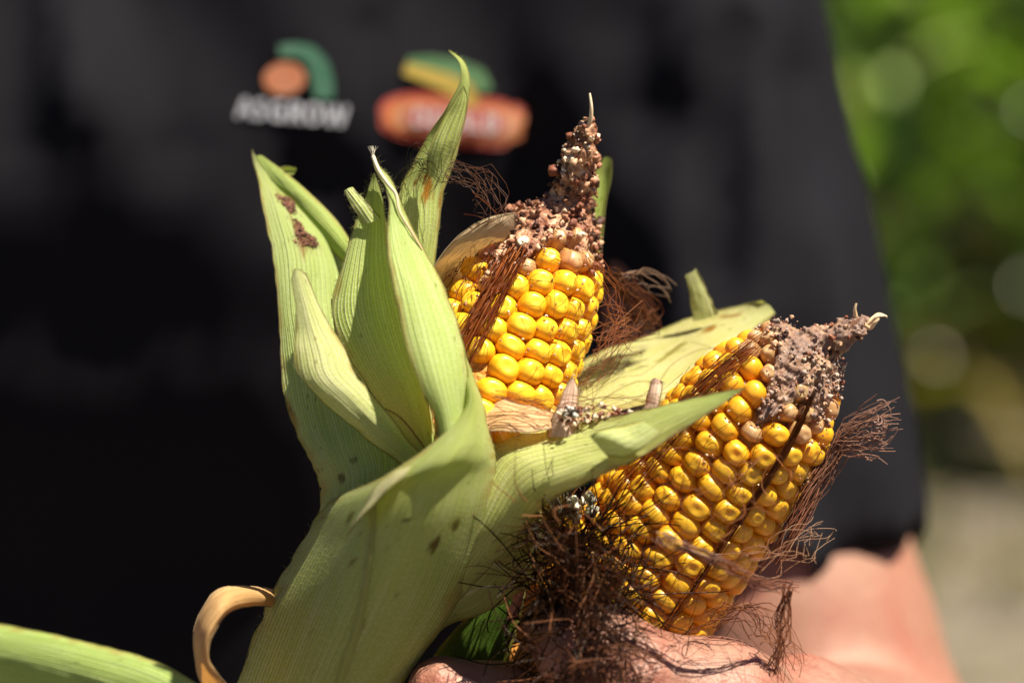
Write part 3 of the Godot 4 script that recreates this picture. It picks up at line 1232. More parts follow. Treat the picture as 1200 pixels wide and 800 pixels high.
	put("trousers", mb.mesh(M.shirt), man)
	mb = MB.new()
	var feet := []
	for s in [-1.0, 1.0]:
		feet.append([Vector3(mid_x + s * 0.12, 0.05, chest_z - 0.20), Vector3(mid_x + s * 0.15, 0.045, chest_z), 0.052, 0.045])
		feet.append([Vector3(mid_x + s * 0.12, 0.05, chest_z - 0.18), Vector3(mid_x + s * 0.12, 0.14, chest_z - 0.165), 0.055, 0.058])
	nets(mb, func(p: Vector3) -> float: return maxf(bones_field(p, feet, 0.03), 0.001 - p.y), Vector3(mid_x - 0.26, -0.02, chest_z - 0.28), Vector3(mid_x + 0.26, 0.22, chest_z + 0.06), 0.012, func(_p): return lin(0.07, 0.04, 0.025))
	put("shoes", mb.mesh(M.cob), man)
	# the two embroidered badges on the chest
	var badge := Node3D.new()
	badge.name = "badge"
	badge.set_meta("label", "embroidered badge of a green hook over an orange oval and white letters")
	man.add_child(badge)
	stitched(badge, "green_hook", band([Vector2(327, 60), Vector2(345, 58), Vector2(362, 62), Vector2(373, 76), Vector2(378, 95), Vector2(380, 116)], [7.0, 8.0, 10.0, 12.0, 12.5, 11.0]), lin(0.0, 0.17, 0.085), 0.0008)
	stitched(badge, "orange_oval", oval(333, 92, 25, 19, -0.1), lin(0.62, 0.16, 0.03), 0.0010, 6)
	lettering(badge, "letters", "ASGROW", 342, 131, 132, 24, 0.085, lin(0.72, 0.76, 0.88), 0.0009)
	var badge2 := Node3D.new()
	badge2.name = "badge_001"
	badge2.set_meta("label", "embroidered red oval badge under a yellow and green winged ear")
	man.add_child(badge2)
	stitched(badge2, "red_border", oval(534, 141, 91, 30, 0.085, 3.0, 60), lin(0.66, 0.045, 0.02), 0.0006, 6)
	stitched(badge2, "orange_field", oval(534, 141, 84, 23.5, 0.085, 3.0, 60), lin(0.85, 0.22, 0.03), 0.0009, 6)
	stitched(badge2, "yellow_field", oval(534, 141, 70, 19.5, 0.085, 2.6, 60), lin(0.86, 0.42, 0.22), 0.0012, 6)
	stitched(badge2, "red_field", oval(534, 141, 60, 16.5, 0.085, 2.6, 60), lin(0.66, 0.06, 0.04), 0.0015, 6)
	lettering(badge2, "letters", "DEKALB", 534, 141, 98, 22, 0.085, lin(0.80, 0.74, 0.76), 0.0019)
	stitched(badge2, "wing_green", band([Vector2(478, 72), Vector2(505, 74), Vector2(535, 82), Vector2(560, 92), Vector2(572, 106)], [5.0, 9.0, 12.0, 12.0, 6.0]), lin(0.10, 0.30, 0.10), 0.0010)
	stitched(badge2, "wing_yellow", band([Vector2(474, 80), Vector2(500, 88), Vector2(525, 97), Vector2(546, 108), Vector2(556, 124)], [7.0, 9.0, 11.0, 12.0, 5.0]), lin(0.72, 0.52, 0.06), 0.0014)


# ------------------------------------------------------------------ the field behind
func blade(parent: Node, base: Vector3, az: float, length: float, wide: float, rise: float, droop: float, col: Color, r: RandomNumberGenerator) -> void:
	var nu := 5
	var nv := 14
	var pts := PackedVector3Array()
	var uvs := PackedVector2Array()
	var cols := PackedColorArray()
	var dir := Vector3(cos(az), 0, sin(az))
	var sd := r.randf() * 900.0
	var p := base
	var ang := rise
	var twist := r.randf_range(-0.9, 0.9)
	for j in nv:
		var t := float(j) / (nv - 1)
		var tang := dir * cos(ang) + Vector3.UP * sin(ang)
		var side := tang.cross(Vector3.UP).normalized().rotated(tang, twist * t)
		var w := wide * (0.55 + 0.45 * sin(PI * minf(t * 1.4 + 0.15, 1.0))) * (1.0 - pow(t, 4.0)) * 0.5 + 0.0006
		var nn := side.cross(tang)
		for i in nu:
			var u := i / 2.0 - 1.0
			pts.append(p + side * u * w + nn * (absf(u) * w * 0.28 + 0.006 * sin(t * 17.0 + u * 3.0 + sd) * absf(u)))
			uvs.append(Vector2(u * 1.2, t * 6.0))
			var m := nz.get_noise_2d(u * 60.0 + sd, t * 200.0)
			var c := col.lerp(col * 1.7, clampf(1.0 - absf(u) * 4.0, 0.0, 1.0)).lerp(lin(0.28, 0.20, 0.08), smoothstep(0.72, 1.0, t + m * 0.3) * 0.7)
			c.a = 1.0
			cols.append(c)
		p += tang * length / (nv - 1)
		ang -= droop / (nv - 1) * (0.4 + 1.2 * t)
	var mb := MB.new()
	mb.grid(pts, nu, nv, uvs, cols)
	put("leaf", mb.mesh(M.plant), parent)


func make_plant(kind: int) -> Node3D:
	var dry := kind == 4
	var root := thing("corn_plant", "green corn plant standing in the field rows behind the man", "corn plant", "corn plants in the field rows")
	var r := RandomNumberGenerator.new()
	r.seed = 300 + kind
	var high := r.randf_range(1.9, 2.3)
	var mb := MB.new()
	var path := PackedVector3Array([Vector3.ZERO, Vector3(0.01, high * 0.35, 0.01), Vector3(-0.01, high * 0.7, 0.0), Vector3(0.02, high, 0.01)])
	var green := lin(0.075, 0.15, 0.025)
	var straw := lin(0.40, 0.30, 0.14)
	strand(mb, path, 0.014, 0.006, straw if dry else green, straw if dry else green * 1.2, 16, 8)
	for k in 9:
		grain(mb, along(path, 0.06 + k * 0.1), 0.016 - k * 0.0009, (straw if dry else green) * 1.15, 8, 5)
	put("stalk", mb.mesh(M.plant), root)
	var az := r.randf() * TAU
	for k in 14:
		var t := 0.05 + 0.064 * k
		var low := k < 3
		var col := lin(0.25, 0.34, 0.15) * r.randf_range(0.5, 1.6)
		if dry or k < 2:
			col = straw.lerp(lin(0.15, 0.08, 0.035), r.randf_range(0.3, 1.0))
		blade(root, along(path, t), az + PI * k + r.randf_range(-0.4, 0.4), r.randf_range(0.62, 0.95) * (0.8 if low else 1.0), r.randf_range(0.07, 0.105), r.randf_range(0.7, 1.15) * (0.5 if low else 1.0), r.randf_range(1.4, 2.6) * (1.25 if low else 1.0), col, r)
	mb = MB.new()
	for k in 11:
		var a := r.randf() * TAU
		var q := PackedVector3Array([path[3] - Vector3(0, 0.03 * (k % 3), 0), path[3] + Vector3(cos(a) * 0.05, 0.12, sin(a) * 0.05), path[3] + Vector3(cos(a) * 0.14, 0.20 + 0.04 * (k % 4), sin(a) * 0.14)])
		strand(mb, q, 0.004, 0.0025, lin(0.30, 0.30, 0.10), lin(0.34, 0.28, 0.10), 6, 5)
	put("tassel", mb.mesh(M.plant), root)
	var ear_path := PackedVector3Array([along(path, 0.42), along(path, 0.42) + Vector3(0.05, 0.09, 0.02), along(path, 0.42) + Vector3(0.085, 0.22, 0.035)])
	mb = MB.new()
	strand(mb, ear_path, 0.026, 0.010, lin(0.13, 0.22, 0.05), lin(0.30, 0.30, 0.10), 10, 9)
	put("husked_ear", mb.mesh(M.plant), root)
	return root


func make_field() -> void:
	var g := MB.new()
	var n := 121
	var pts := PackedVector3Array()
	var uvs := PackedVector2Array()
	var cols := PackedColorArray()
	for j in n:
		for i in n:
			var u := (i - 60) / 60.0
			var v := (j - 60) / 60.0
			var x := signf(u) * pow(absf(u), 3.0) * 400.0 + u * 8.0
			var z := -(signf(v) * pow(absf(v), 3.0) * 400.0 + v * 8.0)
			var y := 0.018 * nz.get_noise_2d(x * 130.0, z * 130.0) - 0.02
			pts.append(Vector3(x, y, z))
			uvs.append(Vector2(x, z))
			var m := nz.get_noise_2d(x * 60.0 + 40.0, z * 60.0)
			var cc := lin(0.25, 0.225, 0.195).lerp(lin(0.19, 0.165, 0.135), clampf(0.5 + m, 0.0, 1.0))
			cols.append(cc)
	g.grid(pts, n, n, uvs, cols)
	var o := put("ground", g.mesh(M.soil))
	o.set_meta("kind", "structure")
	var protos := []
	for k in 5:
		protos.append(make_plant(k))
	var r := RandomNumberGenerator.new()
	r.seed = 71
	var used := [false, false, false, false, false]
	for row in 6:
		var z := -6.2 - row * 0.72
		for k in 34:
			var x := -3.6 + k * 0.25 + r.randf_range(-0.1, 0.1) + row * 0.13
			var kind := r.randi_range(0, 3) if r.randf() > 0.05 else 4
			var p: Node3D = protos[kind]
			if used[kind]:
				p = p.duplicate()
				p.name = numbered("corn_plant")
				add_child(p)
			used[kind] = true
			p.position = Vector3(x, -0.02, z + r.randf_range(-0.12, 0.12))
			p.rotation.y = r.randf() * TAU
			p.scale = Vector3.ONE * r.randf_range(0.88, 1.12)
			var where := "in the front row at the field edge" if row == 0 else "deep in the field behind the front row"
			p.set_meta("label", ("dried straw coloured corn plant " if kind == 4 else "green leafy corn plant ") + where)
			p.set_meta("group", ("dry" if kind == 4 else "green") + " corn plants " + where)
	# the rest of the field, farther along the rows than one can tell plants apart
	var whole := SurfaceTool.new()
	for part in protos[1].get_children():
		whole.append_from(part.mesh, 0, Transform3D.IDENTITY)
	var mass := MultiMesh.new()
	mass.transform_format = MultiMesh.TRANSFORM_3D
	mass.mesh = whole.commit()
	mass.mesh.surface_set_material(0, M.plant)
	var spots := []
	for row in 12:
		for k in 74:
			var x := -14.0 + k * 0.38 + r.randf_range(-0.1, 0.1)
			if row < 6 and x > -3.9 and x < 5.1:
				continue
			spots.append(Transform3D(Basis(Vector3.UP, r.randf() * TAU).scaled(Vector3.ONE * r.randf_range(0.88, 1.12)), Vector3(x, -0.02, -6.2 - row * 0.72)))
	mass.instance_count = spots.size()
	for k in spots.size():
		mass.set_instance_transform(k, spots[k])
	var far_corn := MultiMeshInstance3D.new()
	far_corn.name = "corn_field"
	far_corn.multimesh = mass
	add_child(far_corn)
	far_corn.set_meta("kind", "stuff")
	tag(far_corn, "mass of green corn filling the field beyond the nearest rows", "corn field")
	# weeds at the foot of the rows and crop residue on the soil
	var w := MB.new()
	for k in 1500:
		var at := Vector3(r.randf_range(-5.0, 5.5), -0.02, r.randf_range(-6.4, -5.1) + 0.0)
		var q := PackedVector3Array([at, at + Vector3(r.randf_range(-0.05, 0.05), r.randf_range(0.04, 0.12), r.randf_range(-0.05, 0.05)), at + Vector3(r.randf_range(-0.12, 0.12), r.randf_range(0.05, 0.2), r.randf_range(-0.12, 0.12))])
		var c := lin(0.10, 0.17, 0.04) if r.randf() < 0.4 else lin(0.38, 0.29, 0.15)
		strand(w, q, 0.006, 0.002, c, c, 3, 3)
	var weeds := put("weeds", w.mesh(M.plant))
	weeds.set_meta("kind", "stuff")
	weeds.set_meta("label", "low weeds and dry stalk litter along the field edge")
	weeds.set_meta("category", "weeds")
	w = MB.new()
	for k in 900:
		var at := Vector3(r.randf_range(-3.0, 4.0), 0.0, r.randf_range(-5.6, -1.6))
		var a := r.randf() * TAU
		var d := Vector3(cos(a), 0, sin(a)) * r.randf_range(0.02, 0.12)
		strand(w, PackedVector3Array([at - d, at + Vector3(0, 0.012, 0), at + d]), 0.004, 0.003, lin(0.50, 0.42, 0.28), lin(0.42, 0.33, 0.2), 2, 4)
	var litter := put("straw_litter", w.mesh(M.plant))
	litter.set_meta("kind", "stuff")
	litter.set_meta("label", "pale straw litter strewn over the bare soil")
	litter.set_meta("category", "straw")


# ------------------------------------------------------------------ the two ears
func make_upper_ear(variants: Array, bad: Array) -> void:
	var root := thing("corn_ear", "upright corn ear with opened green husk leaves and a tall crumbly mouldy tip", "corn ear", "ears of corn held in the hand")
	var e := make_ear(P(520, 545, 8), P(657, 258, 19), 0.0242, 0.0158, 0.0095)
	var tip := [[P(660, 262, 19), 0.0088], [P(668, 240, 17), 0.0058], [P(673, 215, 15), 0.0052], [P(681, 180, 11), 0.0041], [P(687, 150, 8), 0.0023], [P(691, 138, 7), 0.0005]]
	cob(root, e, tip, [[P(330, 930, 30), 0.009], [P(420, 760, 18), 0.010], [P(490, 610, 8), 0.012]])
	var rot := func(t: float, ph: float) -> float:
		var edge := 0.83 + 0.07 * nz.get_noise_2d(ph * 90.0, 4.0) - 0.26 * exp(-pow((ph + 0.52) / 0.34, 2.0)) - 0.05 * exp(-pow((ph + 1.2) / 0.4, 2.0))
		return clampf(0.5 + (t - edge) * 6.0, 0.0, 1.0)
	kernels(root, e, 18, 0.0056, variants, bad, 0.13, rot, true)
	# crumbs of rot over the tip
	var mb := MB.new()
	put("mouldy_crust", crust(e, tip, rot, 0.56, 0.0).mesh(M.frass), root)
	crumbs(mb, tip, 620, 0.00015, 0.0010)
	crumbs(mb, tip.slice(0, 5), 60, 0.0006, 0.0016, 0.05)
	for k in 800:
		var ph := rng.randf_range(-PI, PI)
		var t := rng.randf_range(0.60, 1.03)
		var m: float = rot.call(t, ph) + 0.12 * nz.get_noise_2d(ph * 300.0, t * 900.0)
		if m < 0.66 + 0.3 * rng.randf():
			continue
		var sunk := -0.0004
		grain(mb, e.at(t, ph, sunk + rng.randf_range(-0.0006, 0.0012)), lerpf(0.0002, 0.0011, pow(rng.randf(), 2.2)), frass_color(0.15 * nz.get_noise_2d(ph * 200.0, t * 600.0) - 0.03))
	# loose dust that has fallen between the kernels
	for k in 160:
		var ph := rng.randf_range(-1.3, 1.4)
		var t := rng.randf_range(0.45, 0.85)
		grain(mb, e.at(t, ph, rng.randf_range(-0.0012, 0.0004)), rng.randf_range(0.00015, 0.0004), frass_color(0.2), 6, 4)
	put("mouldy_crumbs", mb.mesh(M.frass), root).set_meta("kind", "stuff")
	mb = MB.new()
	strand(mb, PackedVector3Array([P(688, 150, 7), P(692, 140, 6), P(693, 125, 5), P(691, 109, 5)]), 0.0007, 0.00025, lin(0.55, 0.42, 0.26), lin(0.72, 0.6, 0.42), 14, 7)
	put("dried_tip", mb.mesh(M.frass), root)
	# silk down the front, at the back and loose
	mb = MB.new()
	for k in 60:
		lying(mb, e, rng.randfn(-0.37, 0.075), rng.randf_range(0.70, 0.80), rng.randf_range(0.18, 0.52), 0.02, 0.0016, rng.randf_range(0.00009, 0.0002), silk_color(), silk_color())
	for k in 34:
		var ph := rng.randf_range(-1.5, -0.2)
		lying(mb, e, ph, rng.randf_range(0.62, 0.82), rng.randf_range(0.15, 0.6), 0.07, 0.0018, rng.randf_range(0.00005, 0.0001), silk_color(), silk_color())
	for k in 9:
		lying(mb, e, rng.randf_range(0.1, 1.6), rng.randf_range(0.66, 0.85), rng.randf_range(0.3, 0.6), 0.10, 0.0022, rng.randf_range(0.00005, 0.00009), lin(0.209, 0.066, 0.022), lin(0.138, 0.044, 0.017))
	for k in 9:
		loose(mb, [[690, 300, -2], [718, 345, -1], [722, 380, -2], [700, 420, -6]], 9.0, 0.00009, lin(0.187, 0.055, 0.019), lin(0.154, 0.044, 0.017), 6.0)
	for k in 46:
		loose(mb, [[712, 325, 16], [735, 340, 26], [760, 375, 32], [720, 385, 26]], 12.0, 0.00014, lin(0.072, 0.025, 0.011), lin(0.110, 0.039, 0.017), 9.0)
	for k in 7:
		loose(mb, [[720, 330, 20], [750, 322, 28], [785, 345, 34]], 7.0, 0.0002, lin(0.121, 0.066, 0.044), lin(0.165, 0.110, 0.077), 5.0)
	for k in 13:
		loose(mb, [[708, 380, -2], [740, 385, 10], [700, 430, 6], [670, 470, -4]], 22.0, 0.00008, lin(0.220, 0.077, 0.028), lin(0.165, 0.055, 0.022), 10.0)
	for k in 16:
		loose(mb, [[580, 465, -16], [640, 475, -18], [700, 480, -16], [780, 470, -16]], 9.0, 0.00007, lin(0.193, 0.066, 0.028), lin(0.110, 0.039, 0.017), 12.0)
	for k in 16:
		loose(mb, [[505, 190, 2], [540, 205, 0], [568, 215, -2], [578, 250, -2]], 13.0, 0.0001, lin(0.055, 0.028, 0.019), lin(0.088, 0.039, 0.025), 9.0)
	for k in 7:
		loose(mb, [[465, 222, 0], [490, 195, -1], [500, 180, -1], [512, 215, -2]], 9.0, 0.00009, lin(0.017, 0.017, 0.011), lin(0.017, 0.017, 0.011), 11.0)
	for k in 24:
		curly(mb, e.at(rng.randf_range(0.6, 0.95), rng.randf_range(-1.4, 1.6), 0.0), e.out(rng.randf_range(-1.4, 1.6)), rng.randf_range(0.006, 0.022), 0.5, 0.00007, silk_color())
	strand(mb, PackedVector3Array([P(412, 465, -16), P(440, 475, -17), P(470, 490, -18), P(502, 531, -17)]), 0.0001, 0.00022, lin(0.231, 0.110, 0.033), lin(0.121, 0.039, 0.011), 14, 5)
	put("silk", mb.mesh(M.silk), root).set_meta("kind", "stuff")

	# husk leaves, from the back to the front
	var brown := lin(0.20, 0.075, 0.02)
	var rust := lin(0.36, 0.15, 0.04)
	var pale := lin(0.60, 0.60, 0.33)
	var green := lin(0.58, 0.64, 0.32)
	leaf(root, "husk_leaf", [[668, 330, 26, 682, 330, 34, 700, 330, 26], [680, 285, 30, 692, 285, 38, 706, 285, 32], [690, 240, 34, 700, 240, 40, 710, 240, 36], [697, 205, 36, 707, 206, 40, 716, 208, 37], [708, 184, 37, 713, 184, 38, 717, 186, 37]], {"base": green, "ripple": 0.3})
	leaf(root, "husk_leaf", [[640, 450, 34, 650, 480, 28, 660, 520, 10], [705, 412, 40, 716, 442, 33, 730, 482, 14], [760, 393, 44, 776, 420, 37, 795, 462, 18], [815, 371, 45, 828, 386, 41, 845, 415, 27], [870, 357, 43, 874, 369, 41, 880, 390, 33], [893, 352, 40, 902, 358, 42, 909, 368, 40]], {"base": lin(0.77, 0.68, 0.50), "edge": lin(0.77, 0.76, 0.58), "tip": lin(0.77, 0.73, 0.58), "ragged": 0.03, "stains": [[0.35, 0.72, 0.10, 0.07, lin(0.38, 0.15, 0.03)], [0.55, 0.62, 0.07, 0.05, lin(0.42, 0.2, 0.05)], [0.5, 0.45, 0.05, 0.12, lin(0.42, 0.34, 0.12)]]})
	leaf(root, "husk_strip", [[812, 376, 38, 826, 374, 38, 842, 368, 38], [808, 345, 37, 819, 345, 36, 832, 346, 37], [803, 322, 36, 810, 319, 36, 816, 314, 36]], {"base": lin(0.75, 0.73, 0.58), "ragged": 0.05, "ripple": 0.2})
	# tall leaf behind, with a curled tip and a rusty stain
	leaf(root, "husk_leaf", [[440, 430, -1.0, 478, 430, 6.0, 512, 430, 12.0], [452, 355, 0.4, 480, 355, 7.4, 508, 355, 13.4], [459, 300, 0.8, 486, 300, 7.8, 510, 300, 13.8], [463, 255, 1.2, 490, 255, 7.2, 515, 255, 14.2], [470, 220, 1.6, 494, 218, 6.6, 519, 222, 14.6], [486, 190, 2.0, 508, 190, 6.0, 532, 190, 15.0], [504, 157, 2.4, 522, 157, 5.4, 541, 155, 15.4], [526, 124, 2.8, 537, 124, 3.8, 547, 124, 15.8], [540, 95, 4.2, 544, 94, 4.2, 549, 96, 16.2], [539, 74, 5.6, 540, 73, 4.6, 543, 73, 16.6], [526, 59, 11.0]], {"base": lin(0.69, 0.74, 0.47), "edge": lin(0.71, 0.70, 0.47), "tip": lin(0.58, 0.63, 0.31), "fuzz": 60, "ripple": 0.4, "stains": [[0.52, 0.44, 0.22, 0.034, Color(0.28, 0.09, 0.015, 1.0)], [0.66, 0.385, 0.17, 0.055, Color(0.50, 0.22, 0.05, 1.0)], [0.32, 0.41, 0.12, 0.02, Color(0.32, 0.14, 0.03, 0.9)], [0.97, 0.36, 0.06, 0.12, Color(0.42, 0.24, 0.10, 1.0)]]})
	leaf(root, "husk_flap", [[500, 205, -1, 512, 208, -3, 522, 203, -1], [502, 180, -2, 518, 178, -5, 532, 182, -1], [513, 150, -2, 528, 150, -5, 541, 150, -2], [530, 122, -3, 540, 120, -4, 548, 118, -2], [543, 100, -3]], {"base": lin(0.58, 0.60, 0.36), "ripple": 0.5, "ragged": 0.04})
	# leaf at the far left with a rolled margin and two bored holes
	var far_left := [[280, 830, 16, 335, 815, 6, 400, 830, 6], [324, 715, 12, 368, 712, 2, 410, 700, 0], [360, 640, 8, 398, 634, -6, 445, 615, -10], [374, 580, 2, 420, 565, -12, 480, 545, -10], [360, 535, 2, 410, 525, -8, 480, 500, -2], [343, 500, 6, 400, 490, 0, 470, 470, 8], [329, 445, 10, 388, 440, 8, 445, 435, 18], [325, 370, 15, 366, 370, 15, 425, 370, 26], [318, 300, 20, 360, 298, 22, 412, 300, 32], [308, 250, 25, 342, 250, 27, 378, 258, 36], [301, 205, 32, 320, 213, 34, 343, 224, 37], [297, 188, 36, 304, 192, 36, 311, 197, 38], [295, 175, 38]]
	leaf(root, "husk_leaf", far_left, {"base": lin(0.53, 0.60, 0.37), "edge": lin(0.60, 0.64, 0.48), "tip": lin(0.64, 0.65, 0.48), "torn": 0.025, "ragged": 0.02, "ripple": 0.8, "flat": 1.0, "rim": lin(0.45, 0.33, 0.18), "stains": [[0.03, 0.44, 0.06, 0.05, lin(0.34, 0.15, 0.05)], [0.5, 0.30, 0.09, 0.012, Color(0.2, 0.1, 0.04, 0.8)], [0.3, 0.27, 0.05, 0.012, Color(0.10, 0.07, 0.03, 0.8)], [0.36, 0.17, 0.05, 0.014, Color(0.22, 0.16, 0.06, 0.5)], [0.50, 0.700, 0.24, 0.045, Color(0.30, 0.17, 0.06, 0.85)], [0.50, 0.775, 0.28, 0.036, Color(0.30, 0.17, 0.06, 0.85)], [0.72, 0.12, 0.03, 0.006, brown], [0.45, 0.06, 0.025, 0.006, brown], [0.25, 0.21, 0.06, 0.02, Color(0.16, 0.10, 0.03, 0.7)]]})
	leaf(root, "rolled_margin", [[408, 312, 26, 412, 302, 21, 416, 292, 26], [372, 278, 32, 384, 268, 27, 394, 258, 32], [340, 244, 34, 352, 234, 30, 360, 224, 34], [314, 212, 35, 324, 206, 32, 331, 200, 35], [298, 184, 37, 302, 182, 36, 306, 182, 37]], {"base": lin(0.44, 0.52, 0.22), "edge": lin(0.39, 0.42, 0.17), "ripple": 0.4, "ragged": 0.0})
	leaf(root, "husk_strip", [[318, 208, 40, 322, 204, 42, 324, 198, 40], [330, 207, 40, 333, 202, 42, 335, 195, 40], [343, 204, 40, 346, 201, 41, 347, 197, 40]], {"base": green, "ripple": 0.1})
	mb = MB.new()
	for spot in [[0.50, 0.700, 0.13, 0.026, 330], [0.50, 0.775, 0.17, 0.020, 200]]:
		for k in spot[4]:
			var a := rng.randf() * TAU
			var q := sqrt(rng.randf()) * (1.0 + 0.4 * sin(a * 3.0 + spot[1] * 40.0))
			var p := leaf_at(far_left, spot[0] + cos(a) * q * spot[2], spot[1] + sin(a) * q * spot[3], 1.0)
			grain(mb, p + (cam_at.origin - p).normalized() * rng.randf_range(-0.0003, 0.0008) * (1.2 - q), rng.randf_range(0.00015, 0.0005), lin(0.11, 0.042, 0.022) * rng.randf_range(0.3, 1.8), 6, 5)
	put("bored_frass", mb.mesh(M.frass), root).set_meta("kind", "stuff")
	# pale inner leaf hugging the kernels
	leaf(root, "inner_leaf", [[496, 470, 2, 506, 470, 14, 530, 470, 24], [494, 400, -2, 503, 398, 10, 532, 398, 24], [502, 328, -6, 517, 324, 2, 550, 335, 20], [521, 295, -5, 540, 296, -1, 566, 305, 12], [545, 270, -3, 562, 279, -2, 586, 290, 8], [573, 254, -1, 585, 262, -1, 602, 274, 6], [603, 249, 3]], {"base": lin(0.82, 0.71, 0.52), "edge": lin(0.82, 0.75, 0.58), "stains": [[0.25, 0.80, 0.3, 0.06, Color(0.4, 0.2, 0.06, 0.7)]]})
	# papery scraps in the middle
	leaf(root, "papery_scrap", [[556, 472, -4, 556, 488, -12, 556, 506, -14], [585, 465, -8, 585, 484, -15, 585, 505, -17], [615, 474, -10, 615, 488, -16, 617, 506, -18], [638, 481, -11, 640, 490, -14, 645, 503, -16], [662, 486, -12]], {"base": lin(0.80, 0.54, 0.30), "edge": lin(0.82, 0.61, 0.43), "rim": lin(0.75, 0.66, 0.48), "fuzz": 60, "ripple": 0.8})
	leaf(root, "papery_scrap", [[640, 512, -14, 655, 512, -20, 676, 512, -16], [646, 492, -14, 660, 490, -19, 678, 490, -15], [656, 472, -14, 664, 470, -17, 679, 470, -14], [662, 455, -14, 668, 454, -15, 678, 455, -14], [671, 440, -14]], {"base": lin(0.80, 0.66, 0.58), "ragged": 0.06, "fuzz": 60})
	leaf(root, "papery_scrap", [[748, 490, -12, 760, 490, -17, 774, 490, -12], [756, 470, -12, 764, 470, -16, 774, 470, -13], [762, 452, -12, 767, 450, -14, 776, 452, -12], [764, 444, -12, 769, 443, -13, 775, 446, -12]], {"base": lin(0.80, 0.66, 0.58), "ragged": 0.1, "fuzz": 50})
	mb = MB.new()
	for k in 130:
		grain(mb, P(rng.randf_range(655, 745), 488 + rng.randfn(0, 5), rng.randf_range(-20, -12)), rng.randf_range(0.00025, 0.0008), frass_color(0.2), 6, 5)
	for k in 24:
		grain(mb, P(668 + rng.randfn(0, 5), 482 + rng.randfn(0, 4), rng.randf_range(-23, -19)), rng.randf_range(0.0003, 0.0007), lin(0.03, 0.02, 0.015) if k % 3 else lin(0.7, 0.68, 0.6), 6, 5)
	put("fallen_crumbs", mb.mesh(M.frass), root).set_meta("kind", "stuff")
	# lower leaf that turns towards the other ear
	leaf(root, "husk_leaf", [[446, 815, -6, 455, 812, -2, 462, 815, 4], [500, 722, -6, 512, 730, -3, 514, 742, 6], [548, 668, -6, 562, 692, -5, 568, 718, 5], [590, 618, -6, 605, 650, -6, 626, 684, 3], [625, 585, -6, 640, 610, -7, 648, 645, 2], [655, 570, -5, 662, 585, -6, 660, 610, 0]], {"base": lin(0.58, 0.60, 0.43), "edge": lin(0.53, 0.51, 0.43), "tip": lin(0.67, 0.60, 0.48)})
	# front leaf bending over the lower ear
	leaf(root, "husk_leaf", [[440, 800, 2, 456, 795, -2, 474, 785, 4], [486, 700, -4, 510, 706, -12, 531, 711, -4], [530, 605, -10, 565, 622, -24, 596, 642, -12], [566, 515, -6, 606, 552, -27, 640, 592, -22], [636, 499, -8, 664, 530, -28, 702, 560, -29], [700, 490, -18, 722, 515, -30, 746, 539, -31], [765, 477, -26, 780, 491, -33, 799, 505, -33], [825, 464, -30, 832, 472, -34, 842, 478, -34], [874, 454, -32]], {"base": lin(0.74, 0.74, 0.48), "edge": lin(0.78, 0.74, 0.54), "tip": lin(0.56, 0.68, 0.34), "fuzz": 90, "ragged": 0.02, "ripple": 0.7, "stains": [[0.35, 0.67, 0.10, 0.018, Color(0.45, 0.2, 0.03, 0.75)], [0.5, 0.70, 0.07, 0.015, Color(0.45, 0.22, 0.04, 0.7)]]})
	leaf(root, "husk_flap", [[692, 512, -31, 700, 522, -33, 712, 535, -32], [700, 505, -32, 720, 520, -35, 738, 536, -33], [722, 500, -32, 742, 513, -35, 758, 522, -34], [752, 492, -32, 764, 500, -34, 776, 508, -34]], {"base": lin(0.72, 0.73, 0.58), "ragged": 0.03, "fuzz": 20})
	# small pointed leaves at the front left
	leaf(root, "husk_leaf", [[470, 560, 0, 490, 560, -3, 505, 550, 0], [440, 480, -1, 465, 470, -6, 495, 470, -1], [398, 405, -2, 425, 400, -7, 470, 410, -2], [390, 372, -2, 410, 365, -6, 440, 360, -2], [388, 350, -3]], {"base": lin(0.77, 0.71, 0.58), "fuzz": 40})
	leaf(root, "husk_leaf", [[488, 560, -8, 510, 560, -14, 528, 550, -9], [472, 520, -10, 492, 515, -17, 512, 510, -11], [438, 468, -10, 472, 462, -18, 504, 470, -11], [404, 415, -11, 447, 408, -16, 490, 425, -9], [387, 368, -10, 432, 360, -15, 474, 365, -6], [400, 312, -8, 430, 308, -12, 460, 312, -5], [414, 266, -6, 434, 262, -9, 453, 265, -5], [428, 230, -5, 437, 228, -6, 447, 228, -5], [438, 203, -5]], {"base": lin(0.60, 0.66, 0.41), "edge": lin(0.75, 0.72, 0.58), "fuzz": 260, "torn": 0.03, "ripple": 0.5})
	leaf(root, "husk_strip", [[428, 262, -9, 436, 260, -10, 446, 256, -9], [414, 244, -9, 422, 240, -10, 431, 238, -9], [403, 224, -8, 407, 221, -9, 413, 219, -8]], {"base": lin(0.70, 0.71, 0.55), "ragged": 0.06, "fuzz": 30, "ripple": 0.2})
	leaf(root, "husk_leaf", [[488, 560, -14, 500, 556, -17, 512, 550, -14], [462, 538, -16, 474, 530, -19, 486, 524, -16], [424, 511, -19, 444, 500, -24, 460, 490, -19], [385, 483, -21, 412, 468, -27, 434, 460, -20], [352, 449, -22, 384, 440, -28, 414, 434, -20], [344, 414, -21, 375, 410, -26, 405, 410, -18], [346, 388, -19, 366, 385, -23, 386, 380, -17], [346, 360, -18, 358, 357, -20, 372, 354, -16], [342, 328, -16, 349, 324, -17, 359, 322, -15], [346, 314, -15]], {"base": lin(0.72, 0.70, 0.57), "edge": lin(0.77, 0.70, 0.58), "fuzz": 150, "torn": 0.07, "ripple": 0.5, "stains": [[0.5, 0.62, 0.08, 0.01, Color(0.3, 0.14, 0.05, 0.6)], [0.35, 0.5, 0.06, 0.012, Color(0.3, 0.14, 0.05, 0.6)]]})
